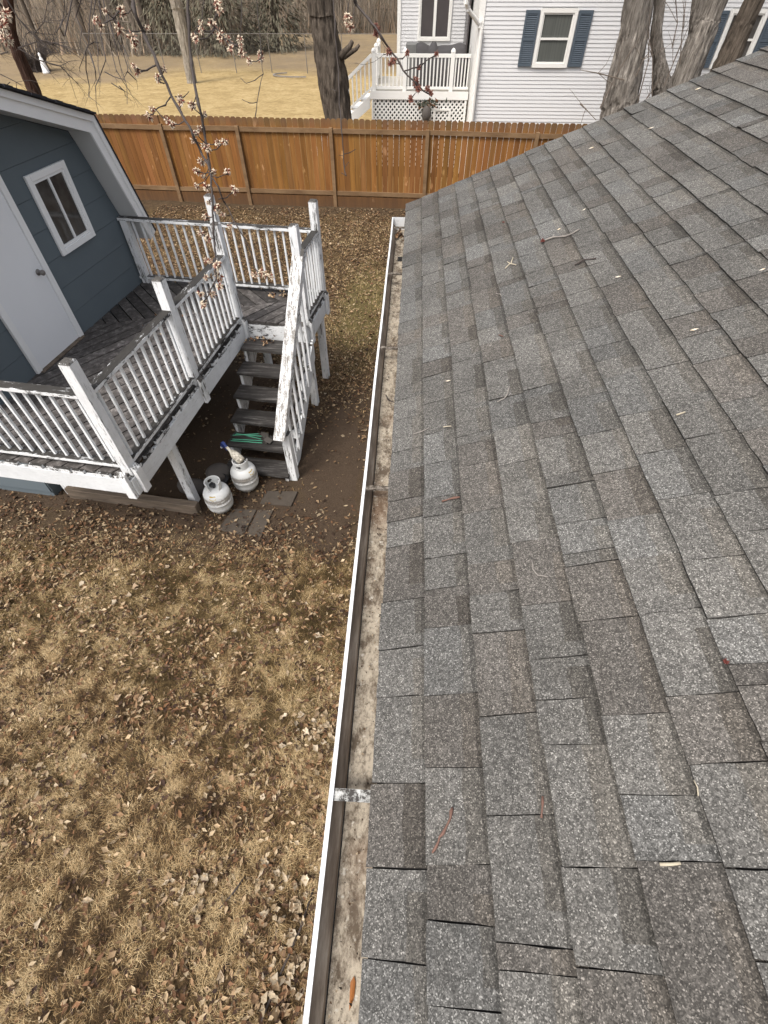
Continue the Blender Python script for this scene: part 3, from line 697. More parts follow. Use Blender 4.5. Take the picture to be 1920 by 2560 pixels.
# ------------------------------------------------------------------ deck
def clip(poly, a, b, c):               # keep a*x+b*y+c >= 0
    r = []
    for i in range(len(poly)):
        p, q = poly[i], poly[(i + 1) % len(poly)]; dp, dq = a * p[0] + b * p[1] + c, a * q[0] + b * q[1] + c
        if dp >= 0: r.append(p)
        if (dp > 0 > dq) or (dp < 0 < dq): f = dp / (dp - dq); r.append((p[0] + (q[0] - p[0]) * f, p[1] + (q[1] - p[1]) * f))
    return r
ZD = 1.22
def build_deck():
    rng = random.Random(3)
    TF, TR, S0, S1, S2 = -2.735, -1.885, 2.53, 5.375, 6.29    # long fascia t, right fascia t, near s, stair s, rear s
    TL = -4.60
    D = thing('wooden_deck', 'raised weathered deck with peeling white railings in front of the blue shed', 'deck', W_(-3.4, 4.4), rotz=-TH)
    # boards laid in a chevron
    fl = MB(RZ)
    spine = (-4.3, 5.06); sd_ = np.array([1.545, .735]); sd_ /= np.linalg.norm(sd_); sn = np.array([-sd_[1], sd_[0]])   # sn points to larger s
    rects = [[(TL, S0 + .0), (TF - .04, S0), (TF - .04, S2), (TL, S2)], [(TF - .04, S1), (TR - .01, S1), (TR - .01, S2), (TF - .04, S2)]]
    for side, ang in ((-1, rad(30)), (1, rad(132))):
        dirv = np.array([math.sin(ang), math.cos(ang)]); nv = np.array([-dirv[1], dirv[0]])     # (t, s)
        for ri, rc in enumerate(rects):
            pr = clip(rc, sn[0] * side, sn[1] * side, -side * (sn[0] * spine[0] + sn[1] * spine[1]))
            if len(pr) < 3: continue
            pj = [nv[0] * p[0] + nv[1] * p[1] for p in pr]; k0, k1 = math.floor(min(pj) / .146), math.ceil(max(pj) / .146)
            for k in range(k0, k1 + 1):
                a, b = k * .146 + .008, (k + 1) * .146 - .008
                q = clip(clip(pr, nv[0], nv[1], -a), -nv[0], -nv[1], b)
                if len(q) < 3: continue
                ar = 0
                for i in range(len(q)): ar += q[i][0] * q[(i + 1) % len(q)][1] - q[(i + 1) % len(q)][0] * q[i][1]
                if abs(ar) < .0006: continue
                if ar < 0: q = q[::-1]
                g = random.Random(k * 7 + side).uniform(.55, 1.6); dz = random.Random(k * 3 + side).uniform(-.002, .002)
                fl.extrude([(t, s, ZD - .028 + dz) for t, s in q], (0, 0, .028), (g, g * .985, g * .97))
    fl.build('floor_boards', M['deckwood'], D)
    # joists and fascia
    j = MB(RZ)
    for s in np.arange(S0 + .3, S2 - .1, .42): j.box(TL + .02, (TF if s < S1 - .05 else TR) - .045, s, s + .04, 1.02, ZD - .033)
    j.build('joist', M['timber'], D)
    zf0, zf1 = .985, 1.182
    f = MB(RZ); f.box(TF - .038, TF, S0 + .002, S1 + .0, zf0, zf1); f.build('fascia_board', M['fascia_w'], D, bevel=.004)
    f = MB(RZ); f.box(TL - .0, TF + .0, S0 - .036, S0, zf0, zf1); f.build('fascia_board', M['fascia_w'], D, bevel=.004)
    f = MB(RZ); f.box(TR - .038, TR, S1 - .03, S2, zf0, zf1); f.build('fascia_board', M['fascia_w'], D, bevel=.004)
    f = MB(RZ); f.box(TF + .002, TR - .04, S1 - .036, S1, zf0 + .01, zf1 + .015); f.build('riser_board', M['rail_dark_t'], D, bevel=.004)
    f = MB(RZ); f.box(TL, TR + .0, S2, S2 + .036, zf0, zf1); f.build('fascia_board', M['fascia_w'], D)
    # little spacer blocks between fascia and boards, dark gaps between
    def spacer(*bx):
        sp = MB(RZ); sp.box(*bx); sp.build('spacer_block', M['rail_dark_s'], D)
    s = S0 + .05
    while s < S1 - .15: spacer(TF - .036, TF - .003, s, s + rng.uniform(.10, .17), zf1 + .001, ZD - .002); s += rng.uniform(.16, .24)
    t = TL + .1
    while t < TF - .12: spacer(t, t + rng.uniform(.10, .17), S0 - .033, S0 - .003, zf1 + .001, ZD - .002); t += rng.uniform(.18, .26)
    s = S1 + .06
    while s < S2 - .1: spacer(TR - .034, TR - .006, s, s + .08, zf1 + .001, ZD - .002); s += .2
    # posts
    pw = .047
    def post(t, s, top, z0=1.19, w_=pw):
        p = MB(RZ); p.box(t - w_, t + w_, s - w_, s + w_, z0, top - .012)
        p.hexa([(t - w_, s - w_, top - .012), (t + w_, s - w_, top - .012), (t + w_, s + w_, top - .012), (t - w_, s + w_, top - .012)] + [(t + a * (w_ - .010), s + b * (w_ - .010), top) for a, b in ((-1, -1), (1, -1), (1, 1), (-1, 1))])
        return p.build('post', M['post'], D, bevel=.003)
    PC, PM, PS = (TF - .055, 2.595), (TF - .052, 3.985), (TF - .05, 5.315)
    PB0, PB1, PB2, PR = (TL + .07, 6.215), (-3.25, 6.215), (-1.925, 6.215), (-1.93, 5.425)
    for (t, s), top in ((PC, 2.33), (PM, 2.33), (PS, 2.36), (PB0, 2.035), (PB1, 2.36), (PB2, 2.365), (PR, 2.355)): post(t, s, top)
    # bevelled outer strips that carry the posts down over the fascia
    def strip(t0, t1, s0, s1, out):
        p = MB(RZ); z1 = 1.29
        lo = [(t0, s0), (t1, s0), (t1, s1), (t0, s1)]
        top = [z1 - (.045 if (out[0] and ((a > (t0 + t1) / 2) == (out[0] > 0))) or (out[1] and ((b > (s0 + s1) / 2) == (out[1] > 0))) else 0) for a, b in lo]
        p.hexa([(a, b, zf0 - .012) for a, b in lo] + [(a, b, z) for (a, b), z in zip(lo, top)]); p.build('post_strip', M['post'], D, bevel=.003)
    for (t, s) in (PC, PM, PS): strip(TF + .002, TF + .040, s - .042, s + .042, (1, 0))
    strip(PC[0] - .042, PC[0] + .042, S0 - .076, S0 - .038, (0, -1))
    strip(TR + .002, TR + .040, PR[1] - .042, PR[1] + .042, (1, 0)); strip(TR + .002, TR + .040, PB2[1] - .042, PB2[1] + .042, (1, 0))
    strip(PR[0] - .03, PR[0] + .042, S1 - .076, S1 - .038, (0, -1))
    # legs
    for (t, s) in ((TF - .15, 3.30), (-1.955, 5.43), (-1.965, 6.12), (TF - .15, 6.12), (-4.45, 6.12), (-4.45, 3.2)):
        p = MB(RZ); p.box(t - .047, t + .047, s - .047, s + .047, -.12, zf0 + .12); p.build('leg', M['post'], D, bevel=.003)
    # railings
    bal = MB(); bal.box(-.011, .011, -.011, .011, 0, 1); bal_me = None
    def railing(p0, p1, n, axis):
        """p0,p1: (t, s) between post faces"""
        nonlocal bal_me
        r = thing('railing', None, None, (0, 0, 0)); r.parent = D; r.location = (D.matrix_world.inverted() @ Vector((0, 0, 0)))
        r.matrix_parent_inverse = Matrix.Identity(4)
        Wd = WM(D); r.location = Wd.inverted() @ Vector(W_((p0[0] + p1[0]) / 2, (p0[1] + p1[1]) / 2, ZD))
        mt = M['rail_dark_s'] if axis == 's' else M['rail_dark_t']
        a = MB(RZ); a.beam((*p0, 2.030), (*p1, 2.030), .088, .036); a.build('top_rail', mt, r, bevel=.003)
        a = MB(RZ); a.beam((*p0, 1.293), (*p1, 1.293), .088, .036); a.build('bottom_rail', mt, r, bevel=.003)
        for k in range(n):
            f_ = (k + .5) / n; t, s = p0[0] + (p1[0] - p0[0]) * f_, p0[1] + (p1[1] - p0[1]) * f_
            if bal_me is None:
                b_ = MB(RZ); b_.box(t - .011, t + .011, s - .011, s + .011, 1.3115, 2.0115); o = b_.build('baluster', M['baluster'], r); bal_me = (o.data, Vector((t, s, 0)), r.location.copy())
            else:
                o = bpy.data.objects.new('baluster', bal_me[0]); C.objects.link(o); o.parent = r
                rel = Vector((t, s, 0)) - bal_me[1]; o.location = rel - (r.location - bal_me[2]); o.location.z = 0
    railing((PC[0], PC[1] + .048), (PM[0], PM[1] - .048), 11, 's')
    railing((PM[0], PM[1] + .048), (PS[0], PS[1] - .048), 11, 's')
    railing((PC[0] - .048, PC[1]), (TL + .02, PC[1]), 15, 't')
    railing((PB0[0] - .07, PB0[1] + .0), (PB1[0] - .048, PB1[1]), 11, 't')
    railing((PB1[0] + .048, PB1[1]), (PB2[0] - .048, PB2[1]), 11, 't')
    railing((PR[0], PR[1] + .048), (PB2[0], PB2[1] - .048), 7, 's')
    # staircase
    st = thing('staircase', None, None, (0, 0, 0)); st.parent = D
    st.location = WM(D).inverted() @ Vector(W_(-2.3, 4.6, 0))
    TA, TBr = -2.70, -1.875
    tz = [(5.008, 1.044), (4.75, .857), (4.508, .668), (4.272, .468), (4.036, .272), (3.80, .078)]
    for i, (s, z) in enumerate(tz):
        p = MB(RZ); e = .0 if i < 5 else .02
        p.box(TA + rng.uniform(-.01, .01), TBr + e, s, s + .265, z - .042, z); p.build('tread', M['tread'], st, bevel=.004)
    for t, nm in ((TA + .015, 0), (TBr - .035, 1)):
        a = MB(RZ); w2 = .038
        pts = []
        for (s, z) in tz: pts += [(s + .27, z - .044 + .0), (s + .03, z - .044)]
        poly = [(t, S1 - .04, 1.0)] + [(t, s, z) for s, z in pts if s < S1 - .04] + [(t, 3.83, -.1), (t, 4.08, -.1), (t, S1 - .04, .80)]
        a.extrude(poly, (w2, 0, 0)); a.build('stringer', M['post'], st)
    a = MB(RZ); t = TBr + .002
    a.extrude([(t, S1 - .03, 1.05), (t, 3.90, -.06), (t, 4.12, -.12), (t, S1 - .03, .80)], (.032, 0, 0)); a.build('outer_stringer', M['fascia_w'], st)
    a = MB(RZ); a.box(-1.862, -1.768, 3.85, 3.945, -.1, .70); a.build('newel_post', M['post'], st, bevel=.003)
    h = MB(RZ); c = -1.845
    h.beam((c, 5.20, 2.115), (c, 3.755, .700), .128, .036); h.build('handrail', M['rail_mid'], st, bevel=.004)
    a = MB(RZ); a.beam((c + .02, 5.36, 2.12), (c + .02, 3.86, .665), .038, .085); a.build('under_rail', M['rail_s'], st)
    sl = (2.115 - .70) / (5.20 - 3.755)
    for k in range(7):
        s = 4.08 + k * .165; zt = .70 + (s - 3.755) * sl - .03; zb = (s - 3.90) * .752 - .03
        b_ = MB(RZ); b_.box(TBr + .036, TBr + .060, s - .013, s + .013, zb - .02 - .06, zt - .03); b_.build('baluster', M['baluster'], st)
build_deck()

t_ = MB(RZ)
t_.box(-4.42, -2.75, 3.10, 3.19, -.06, .13); t_.build('timber_edging', M['timber'], bevel=.006, label='long brown timber board lying on edge under the near corner of the deck', cat='timber')

# ------------------------------------------------------------------ small things by the stairs
def build_yard_items():
    for (x, y, kind) in ((-2.118, 3.535, 0), (-1.895, 3.895, 1)):
        r = .152
        T = thing('propane_tank', 'white propane tank with open collar and brown label, nearest the deck leg' if kind == 0 else 'white propane tank with a spray bottle lying over its collar, beside the bottom stair', 'propane tank', (x, y, -.02), 'propane tanks by the stairs', rotz=math.pi + .35 if kind == 0 else -.5)
        Wd = WM(T); fr = Wd
        b = MB(fr)
        prof = [(.095, .0), (.105, .004), (.105, .03), (.085, .032), (.125, .045), (.145, .07), (r, .105), (r, .168), (r + .004, .172), (r + .004, .180), (r, .184), (r, .222), (r + .003, .226), (r + .003, .233), (r, .237), (r, .262), (.149, .283), (.139, .308), (.118, .331), (.088, .347), (.05, .356), (.02, .358)]
        b.lathe(prof, 36); b.build('tank_body', M['tank'], T, smooth=True)
        c = MB(fr); n = 26; a0, a1 = rad(-235), rad(55); z0, z1 = .335, .452; rr = .080; th = .006
        def hole(a, z):                # two hand holes in the collar
            for ac in (rad(-150), rad(-62)):
                if ((a - ac) / .36) ** 2 + ((z - .400) / .022) ** 2 < 1: return True
            return False
        Z = np.linspace(z0, z1, 12); A = np.linspace(a0, a1, 60)
        for i in range(len(A) - 1):
            for k in range(len(Z) - 1):
                am, zm = (A[i] + A[i + 1]) / 2, (Z[k] + Z[k + 1]) / 2
                cutz = z1 - .07 * (sstep(.9, 1.0, abs((am - (a0 + a1) / 2) / ((a1 - a0) / 2))))
                if hole(am, zm) or zm > cutz: continue
                lean = 1 + .04 * (zm - z0) / .1
                P = []
                for q in (rr, rr + th):
                    for a, z in ((A[i], Z[k]), (A[i + 1], Z[k]), (A[i + 1], Z[k + 1]), (A[i], Z[k + 1])): P.append((q * lean * math.cos(a), q * lean * math.sin(a), z))
                c.hexa([P[0], P[1], P[5], P[4], P[3], P[2], P[6], P[7]])
        rim = [(rr * 1.04 * math.cos(a) + 0, rr * 1.04 * math.sin(a), z1) for a in np.linspace(a0 + .25, a1 - .25, 30)]
        c.tube(rim, .0075, 6)
        c.build('collar', M['tank'], T)
        v = MB(fr); v.lathe([(.018, .345), (.018, .385), (.026, .387), (.026, .402), (.016, .404)], 14); v.tube([(0, 0, .375), (.02, -.055, .378)], [.017, .015], 10); v.lathe([(.030, .404), (.034, .408), (.034, .424), (.026, .43)], 12, c=(.012, .01, -.01))
        v.build('valve', M['black'], T)
        # label wraps over the shoulder
        l = MB(fr); am = rad(72) if kind == 0 else rad(5)
        P0 = []
        for a in (am - .26, am + .26):
            for rr2, z in ((.1465, .2905), (.122, .3285)): P0.append((rr2 * math.cos(a) * 1.006, rr2 * math.sin(a) * 1.006, z + .002))
        m_ = [( .1515 * math.cos(am), .1515 * math.sin(am), .2795), (.1265 * math.cos(am), .1265 * math.sin(am), .3255)]
        b0 = len(l.v); l.v += [P0[0], m_[0], P0[2], P0[3], m_[1], P0[1]]
        l._f((0, 1, 4, 5)); l._f((1, 2, 3, 4)); l.build('tank_label', M['yellow'], T)
    # spray bottle lying on the far tank's collar
    zc = .50
    T = thing('spray_bottle', 'grimy white spray bottle with a blue trigger head lying on a propane tank', 'spray bottle', (-1.93, 3.90, .43))
    ax = Vector((-.62, .36, .42)).normalized(); p = Vector((-1.845, 3.845, .455))
    q = ax.to_track_quat('Z', 'Y').to_matrix().to_4x4(); M4 = Matrix.Translation(p) @ q
    b = MB(); pr = [(.030, 0), (.050, .006), (.053, .02), (.053, .10), (.047, .13), (.030, .165), (.020, .185), (.017, .235), (.016, .25)]
    b.lathe([(r_ * .95, z) for r_, z in pr], 18, M4=M4)
    for i, v_ in enumerate(b.v):
        pass
    b.build('bottle', M['bottle'], T, smooth=True)
    h = MB(M4); h.lathe([(.019, .245), (.019, .27), (.014, .272)], 12); h.box(-.017, .017, -.045, .022, .272, .315); h.box(-.010, .010, -.075, -.045, .288, .312); h.hexa([(-.008, .005, .235), (.008, .005, .235), (.008, .02, .238), (-.008, .02, .238), (-.008, .0, .272), (.008, .0, .272), (.008, .02, .272), (-.008, .02, .272)][::1])
    h.hexa([(-.006, -.062, .225), (.006, -.062, .225), (.006, -.052, .222), (-.006, -.052, .222), (-.006, -.046, .275), (.006, -.046, .275), (.006, -.032, .275), (-.006, -.032, .275)])
    h.build('trigger_head', M['blue'], T)
    nz = MB(M4); nz.box(-.011, .011, -.098, -.075, .289, .311); nz.build('nozzle', M['trim'], T)
    # pots and stones behind
    p = MB(); p.lathe([(.075, -.03), (.10, .10), (.108, .10), (.110, .12), (.104, .12), (.095, .06), (.03, .05)], 22, c=(-2.215, 3.86, 0)); p.build('plant_pot', M['pot'], smooth=False, label='small empty dark plastic pot squeezed between the two propane tanks', cat='pot')
    p = MB(); p.lathe([(.12, -.04), (.15, .05), (.145, .10), (.10, .125), (.02, .132)], 20, c=(-2.29, 4.03, 0)); p.build('overturned_pot', M['stone'], smooth=True, label='dull grey overturned pot behind the propane tanks in the deck shadow', cat='pot')
    def stone(name, c, s, seed, lab):
        b = MB(); n = 16; rg = random.Random(seed)
        for j in range(9):
            ph = math.pi * j / 8
            for i in range(n):
                a = 2 * math.pi * i / n; r = 1 + .16 * math.sin(2 * a + seed) * math.sin(ph) + .09 * math.sin(3 * a + 2 * ph + seed) + rg.uniform(-.03, .03)
                b.v.append((c[0] + s[0] * r * math.sin(ph) * math.cos(a), c[1] + s[1] * r * math.sin(ph) * math.sin(a), c[2] + s[2] * r * -math.cos(ph)))
        for j in range(8):
            for i in range(n): b._f((j * n + i, j * n + (i + 1) % n, (j + 1) * n + (i + 1) % n, (j + 1) * n + i))
        return b.build(name, M['stone'], smooth=True, label=lab, cat='stone')
    stone('field_stone', (-2.56, 3.80, .04), (.15, .13, .12), 2, 'brown rounded stone half hidden behind the front deck leg')
    # paving slabs almost sunk in the mud
    for poly, lab in (([(-2.08, 3.20), (-1.76, 3.14), (-1.70, 3.52), (-1.98, 3.52)], 'muddy square paver just right of the near propane tank'),
                      ([(-1.735, 3.135), (-1.555, 3.13), (-1.50, 3.525), (-1.68, 3.52)], 'narrow bare paver with a sharp right edge in the dirt'),
                      ([(-1.68, 3.62), (-1.30, 3.60), (-1.26, 3.84), (-1.66, 3.83)], 'dusty paver at the foot of the stairs')):
        b = MB(); z = .0; b.extrude([(x, y, -.06) for x, y in poly], (0, 0, .048)); b.build('paver', M['slab'], bevel=.006, label=lab, cat='paver')
    # bundle of green rods on the second tread from the bottom
    z = .272 + .012
    for i, (p0, p1, zz) in enumerate((((-2.675, 4.255), (-2.30, 4.195), .0), ((-2.67, 4.215), (-2.29, 4.235), .014), ((-2.685, 4.175), (-2.30, 4.27), .026), ((-2.68, 4.135), (-2.27, 4.165), .0), ((-2.69, 4.105), (-2.26, 4.125), .0))):
        p0, p1 = W_(*p0, z + zz), W_(*p1, z + zz + .004)
        T = thing('garden_stake', 'thin mint green metal stake lying with others on a dark stair tread', 'stake', p0, 'green stakes on the stairs')
        b = MB(); b.tube([p0, tuple((np.array(p0) + np.array(p1)) / 2 + (0, 0, .002)), p1], .0058, 8); b.build('rod', M['green_metal'], T, smooth=True)
        b = MB(); d = np.array(p1) - np.array(p0); d /= np.linalg.norm(d); b.tube([np.array(p0) - d * .012, np.array(p0) + d * .02], .0095, 8); b.build('rod_cap', M['black'], T)
    for (t, s, a, lab) in ((-2.27, 4.262, .3, 'far one of two dull grey square plates beside the green stakes'), (-2.19, 4.165, -.25, 'near one of two dull grey square plates beside the green stakes')):
        m4 = RZ @ Matrix.Translation((t, s, z + .028)) @ Matrix.Rotation(a, 4, 'Z') @ Matrix.Rotation(.35, 4, 'Y')
        b = MB(m4); b.box(-.048, .048, -.04, .04, -.004, .004); b.box(-.012, .012, -.05, -.04, -.03, .006); b.box(-.062, -.048, -.008, .008, -.004, .004); b.tube([(-.09, 0, 0), (-.055, 0, 0)], .006, 6); b.build('stake_plate', M['rust_plate'], bevel=.004, label=lab, cat='plate')
    # sticks on the lawn
    for pts, r, lab in (((( -1.345, .761), (-1.40, .70), (-1.456, .643)), .006, 'short dark stick in the middle of the straw lawn'),
                        (((-1.0, .10), (-1.05, .02), (-1.13, -.08)), .007, 'bent dark stick between the leaf clumps on the lawn'),
                        (((-.50, .06), (-.56, -.16), (-.66, -.40), (-.74, -.62)), .009, 'long dark branch on the ground below the nearest gutter stretch')):
        b = MB(); b.tube([(x, y, float(height(np.array(x), np.array(y))) + .022) for x, y in pts], [r * .8] + [r] * (len(pts) - 2) + [r * .6], 6); b.build('stick', M['twig'], smooth=True, label=lab, cat='stick')
    # leaves blown onto the deck and the top tread
    for box, z, n, lab in (((-2.68, -2.30, 5.10, 5.26), 1.05, 40, 'brown leaves heaped on the top stair tread'), ((-2.62, -2.2, 6.0, 6.15), ZD + .004, 40, 'small drift of brown leaves under the rear deck railing'), ((-3.95, -3.45, 4.95, 5.35), ZD + .004, 34, 'few brown leaves and twigs on the deck boards by the shed')):
        pts = [W_(R.uniform(box[0], box[1]), R.normal((box[2] + box[3]) / 2, (box[3] - box[2]) / 3.0), z + R.uniform(0, .02)) for _ in range(n)]
        v, f, t = maple_leaves(pts, (.012, .035), BROWN + [(.42, .30, .2)], .5)
        c = np.array([v[:, 0].mean(), v[:, 1].mean(), v[:, 2].min()])
        o = big_mesh('leaf_pile', v - c, f, M['leaf'], t, label=lab, cat='leaf pile', kind='stuff'); o.location = c
build_yard_items()

# ------------------------------------------------------------------ cedar fence
def build_fence():
    rng = random.Random(9)
    p0, p1 = np.array([-11.5, 14.90]), np.array([6.8, 14.06]); d = p1 - p0; Ln = np.linalg.norm(d); d /= Ln
    fr = Matrix.Translation((p0[0], p0[1], 0)) @ Matrix.Rotation(math.atan2(d[1], d[0]), 4, 'Z')
    F = thing('wooden_fence', 'orange stained board fence with dog ear tops across the back of the yard', 'fence', ((p0[0] + p1[0]) / 2, (p0[1] + p1[1]) / 2, 0))
    xs = [-11.2, -8.75, -6.34, -4.38, -2.03, .34, 2.95, 5.3]; us = [(x - p0[0]) / d[0] for x in xs]
    for i, u in enumerate(us):
        b = MB(fr); b.box(u - .045, u + .045, -.125, -.035, -.2, 1.60); b.build('post', M['cedar_rail'], F, bevel=.004)
    edges = [0] + us + [Ln]
    for i in range(len(edges) - 1):
        a, b_ = edges[i], edges[i + 1]
        tilt = rng.uniform(-.012, .012)
        for z, h, nm in ((1.535, .09, 'top_rail'), (.235, .09, 'bottom_rail')):
            b = MB(fr); b.beam((a + .046, -.066, z + tilt), (b_ - .046, -.066, z - tilt), .04, h); b.build(nm, M['cedar_rail'], F)
        k = MB(fr); x = a; 
        while x < b_ - .02:
            wd = min(.138, b_ - x); g = rng.uniform(.78, 1.15); hz = 1.765 + rng.uniform(-.006, .006); yo = rng.uniform(-.002, .002); e = .028
            t = (g, g * rng.uniform(.92, 1.05), g * rng.uniform(.85, 1.1))
            k.extrude([(x + .002, -.044 + yo, -.15), (x + wd - .002, -.044 + yo, -.15), (x + wd - .002, -.044 + yo, hz - e), (x + wd - .002 - e, -.044 + yo, hz), (x + .002 + e, -.044 + yo, hz), (x + .002, -.044 + yo, hz - e)], (0, .017, 0), t)
            x += .1405
        k.build('board_panel', M['cedar'], F)
    b = MB(fr); b.box(0, Ln, -.085, -.046, -.2, .16, (.55, .55, .6)); b.build('kick_board', M['cedar'], F)
build_fence()

# ------------------------------------------------------------------ neighbour house
def build_neighbour():
    YF = 16.5; X0 = 1.50; X1 = 14.0; YB = 19.6; XL = -.50
    N = thing('house', 'pale grey sided house with blue shutters and a white porch beyond the fence', 'house', (6, 20, 0))
    def siding(name, x0, x1, y, z0, z1, pitch=.076, holes=()):
        m = MB(); n = int((z1 - z0) / pitch)
        for i in range(n):
            a = z0 + i * pitch; cuts = [(x0, x1)]
            for (ha, hb, za, zb) in holes:
                if a + pitch > za and a < zb:
                    nc = []
                    for c0, c1 in cuts:
                        if hb <= c0 or ha >= c1: nc.append((c0, c1)); continue
                        if ha > c0: nc.append((c0, ha))
                        if hb < c1: nc.append((hb, c1))
                    cuts = nc
            for c0, c1 in cuts:
                m.hexa([(c0, y - .015, a), (c1, y - .015, a), (c1, y + .02, a), (c0, y + .02, a), (c0, y - .003, a + pitch), (c1, y - .003, a + pitch), (c1, y + .02, a + pitch), (c0, y + .02, a + pitch)])
        return m.build(name, M['vinyl'], N)
    siding('front_wall', X0 + .10, X1, YF, -.2, 5.4, holes=((2.95, 3.79, 2.5, 3.48), (7.38, 8.22, 2.5, 3.48)))
    siding('porch_wall', XL, X0 - .1, YB, -.2, 5.4, holes=((.03, .93, 2.70, 3.85),))
    b = MB(); b.box(X0 + .02, X1, YF + .021, 24, -.2, 5.4); b.box(XL + .02, X0 + .021, YB + .021, 24, -.2, 5.4); b.build('wall_core', M['vinyl'], N)
    c = MB(); c.box(X0 - .03, X0 + .10, YF - .035, YF + .06, -.2, 5.4); c.box(X0 - .035, X0 + .02, YF + .06, YB, -.2, 5.4); c.box(XL - .10, XL + .0, YB - .04, YB + .05, -.2, 5.4); c.build('corner_trim', M['vinyl_trim'], N)
    r = MB(); r.extrude([(X0 - .4, YF - .45, 5.35), (X0 - .4, 20.5, 7.4), (X0 - .4, 24.5, 5.35)], (14, 0, 0), (.8, .8, .8)); r.build('roof', M['shingle'], N)
    def window(x0, x1, z0, z1, y, mat, kind, q=.075):
        f = MB(); f.box(x0, x0 + q, y - .05, y, z0, z1); f.box(x1 - q, x1, y - .05, y, z0, z1); f.box(x0 + q, x1 - q, y - .052, y, z1 - q, z1); f.box(x0 + q, x1 - q, y - .055, y, z0, z0 + q)
        wn = f.build('window', M['vinyl_trim'], N)
        g = MB(); g.box(x0 + q, x1 - q, y - .008, y - .004, z0 + q, z1 - q); g.build('pane', mat, wn)
        s = MB(); e = .028; a0, a1, b0, b1 = x0 + q + .002, x1 - q - .002, z0 + q + .002, z1 - q - .002
        s.box(a0, a0 + e, y - .03, y - .009, b0, b1); s.box(a1 - e, a1, y - .03, y - .009, b0, b1); s.box(a0 + e, a1 - e, y - .03, y - .009, b0, b0 + e); s.box(a0 + e, a1 - e, y - .03, y - .009, b1 - e, b1)
        if kind == 'hung': s.box(a0 + e, a1 - e, y - .035, y - .009, (b0 + b1) / 2 - .02, (b0 + b1) / 2 + .02)
        else: s.box((a0 + a1) / 2 - .04, (a0 + a1) / 2 + .04, y - .034, y - .009, b0 + e, b1 - e)
        s.build('sash', M['vinyl_trim'], wn)
    window(2.93, 3.81, 2.47, 3.50, YF - .0, M['glass3'], 'hung')
    window(.0, .96, 2.70, 3.85, YB - .0, M['glass2'], 'pair', .06)
    window(7.36, 8.24, 2.47, 3.50, YF, M['glass'], 'hung')
    for x0 in (2.575, 3.835, 7.0, 8.265):
        s = MB(); x1 = x0 + .335; z0, z1 = 2.49, 3.47; y = YF - .02
        s.box(x0, x0 + .045, y - .035, y, z0, z1); s.box(x1 - .045, x1, y - .035, y, z0, z1)
        for zz in (z0, (z0 + z1) / 2 - .03, z1 - .06): s.box(x0 + .045, x1 - .045, y - .034, y, zz, zz + .06)
        z = z0 + .07
        while z < z1 - .07:
            s.hexa([(x0 + .045, y - .03, z), (x1 - .045, y - .03, z), (x1 - .045, y - .02, z), (x0 + .045, y - .02, z), (x0 + .045, y - .012, z + .03), (x1 - .045, y - .012, z + .03), (x1 - .045, y - .002, z + .03), (x0 + .045, y - .002, z + .03)]); z += .036
        s.box(x0 + .045, x1 - .045, y - .008, y - .001, z0 + .06, z1 - .06)
        s.build('shutter', M['shutter'], N)
    dn = MB(); y = YF - .10; pth = [(1.05, y - .30, 3.95), (1.10, y - .28, 3.62), (1.16, y - .2, 3.5), (1.50, y, 3.22), (1.555, y, 3.12), (1.56, y, -.1)]
    for a, b_ in zip(pth[:-1], pth[1:]): dn.tube([a, b_], .047, 8)
    for q in pth[1:-1]: dn.tube([(q[0], q[1], q[2] - .05), (q[0], q[1], q[2] + .05)], .051, 8)
    dn.build('downspout', M['vinyl_trim'], N, smooth=False)
    dd = MB(); dd.box(1.36, 1.40, YB - 1.2, YB - .05, 1.9, 3.9); dd.build('screen_door', M['glass2'], N)
    # porch
    YP = 16.95; PX0, PX1, PZ = -1.19, X0 - .06, 1.93
    P = thing('porch', None, None, (0, YP, 0)); P.parent = N; P.location = Vector((0, YP + 1, 0)) - Vector(N.location)
    b = MB(); b.box(PX0, PX1, YP - .03, YB - .05, PZ - .06, PZ); b.build('porch_floor', M['porch_floor'], P)
    b = MB(); b.box(PX0 - .02, PX1, YP - .055, YP - .031, PZ - .16, PZ + .01); b.box(PX0 - .045, PX0 - .021, YP - .03, YB - 1.2, PZ - .16, PZ + .01); b.build('skirt_board', M['vinyl_trim'], P)
    def rail(p, q, n, h=.70, dz=0.0):
        a = MB(); p, q = np.array(p, float), np.array(q, float)
        a.beam(p + (0, 0, h), q + (0, 0, h), .06, .07); a.beam(p + (0, 0, .07), q + (0, 0, .07), .05, .05)
        for k in range(n):
            c = p + (q - p) * (k + .5) / n; a.box(c[0] - .017, c[0] + .017, c[1] - .017, c[1] + .017, c[2] + .09, c[2] + h - .03)
        a.build('porch_railing', M['vinyl_trim'], P)
    def ppost(x, y, z0, z1):
        a = MB(); a.box(x - .05, x + .05, y - .05, y + .05, z0, z1); a.lathe([(.062, z1), (.062, z1 + .015), (.045, z1 + .05), (.01, z1 + .075)], 12, c=(x, y, 0)); a.build('porch_post', M['vinyl_trim'], P)
    for x in (PX0 + .06, -.30, .95): ppost(x, YP + .03, PZ - .14, PZ + .77)
    ppost(PX0 + .06, YP + 1.15, PZ - .14, PZ + .77); ppost(PX0 + .06, YB - .3, PZ, PZ + .77)
    rail((PX0 + .11, YP + .03, PZ), (-.35, YP + .03, PZ), 7); rail((-.25, YP + .03, PZ), (.90, YP + .03, PZ), 12); rail((1.0, YP + .03, PZ), (PX1 - .02, YP + .03, PZ), 5)
    rail((PX0 + .06, YP + 1.2, PZ), (PX0 + .06, YB - .36, PZ), 12)
    # lattice skirt: diagonal slats over a dark void
    a = MB(); a.box(PX0 + .02, PX1, YP + .06, YP + .10, -.1, PZ - .17); a.build('under_porch', M['dark'], P)
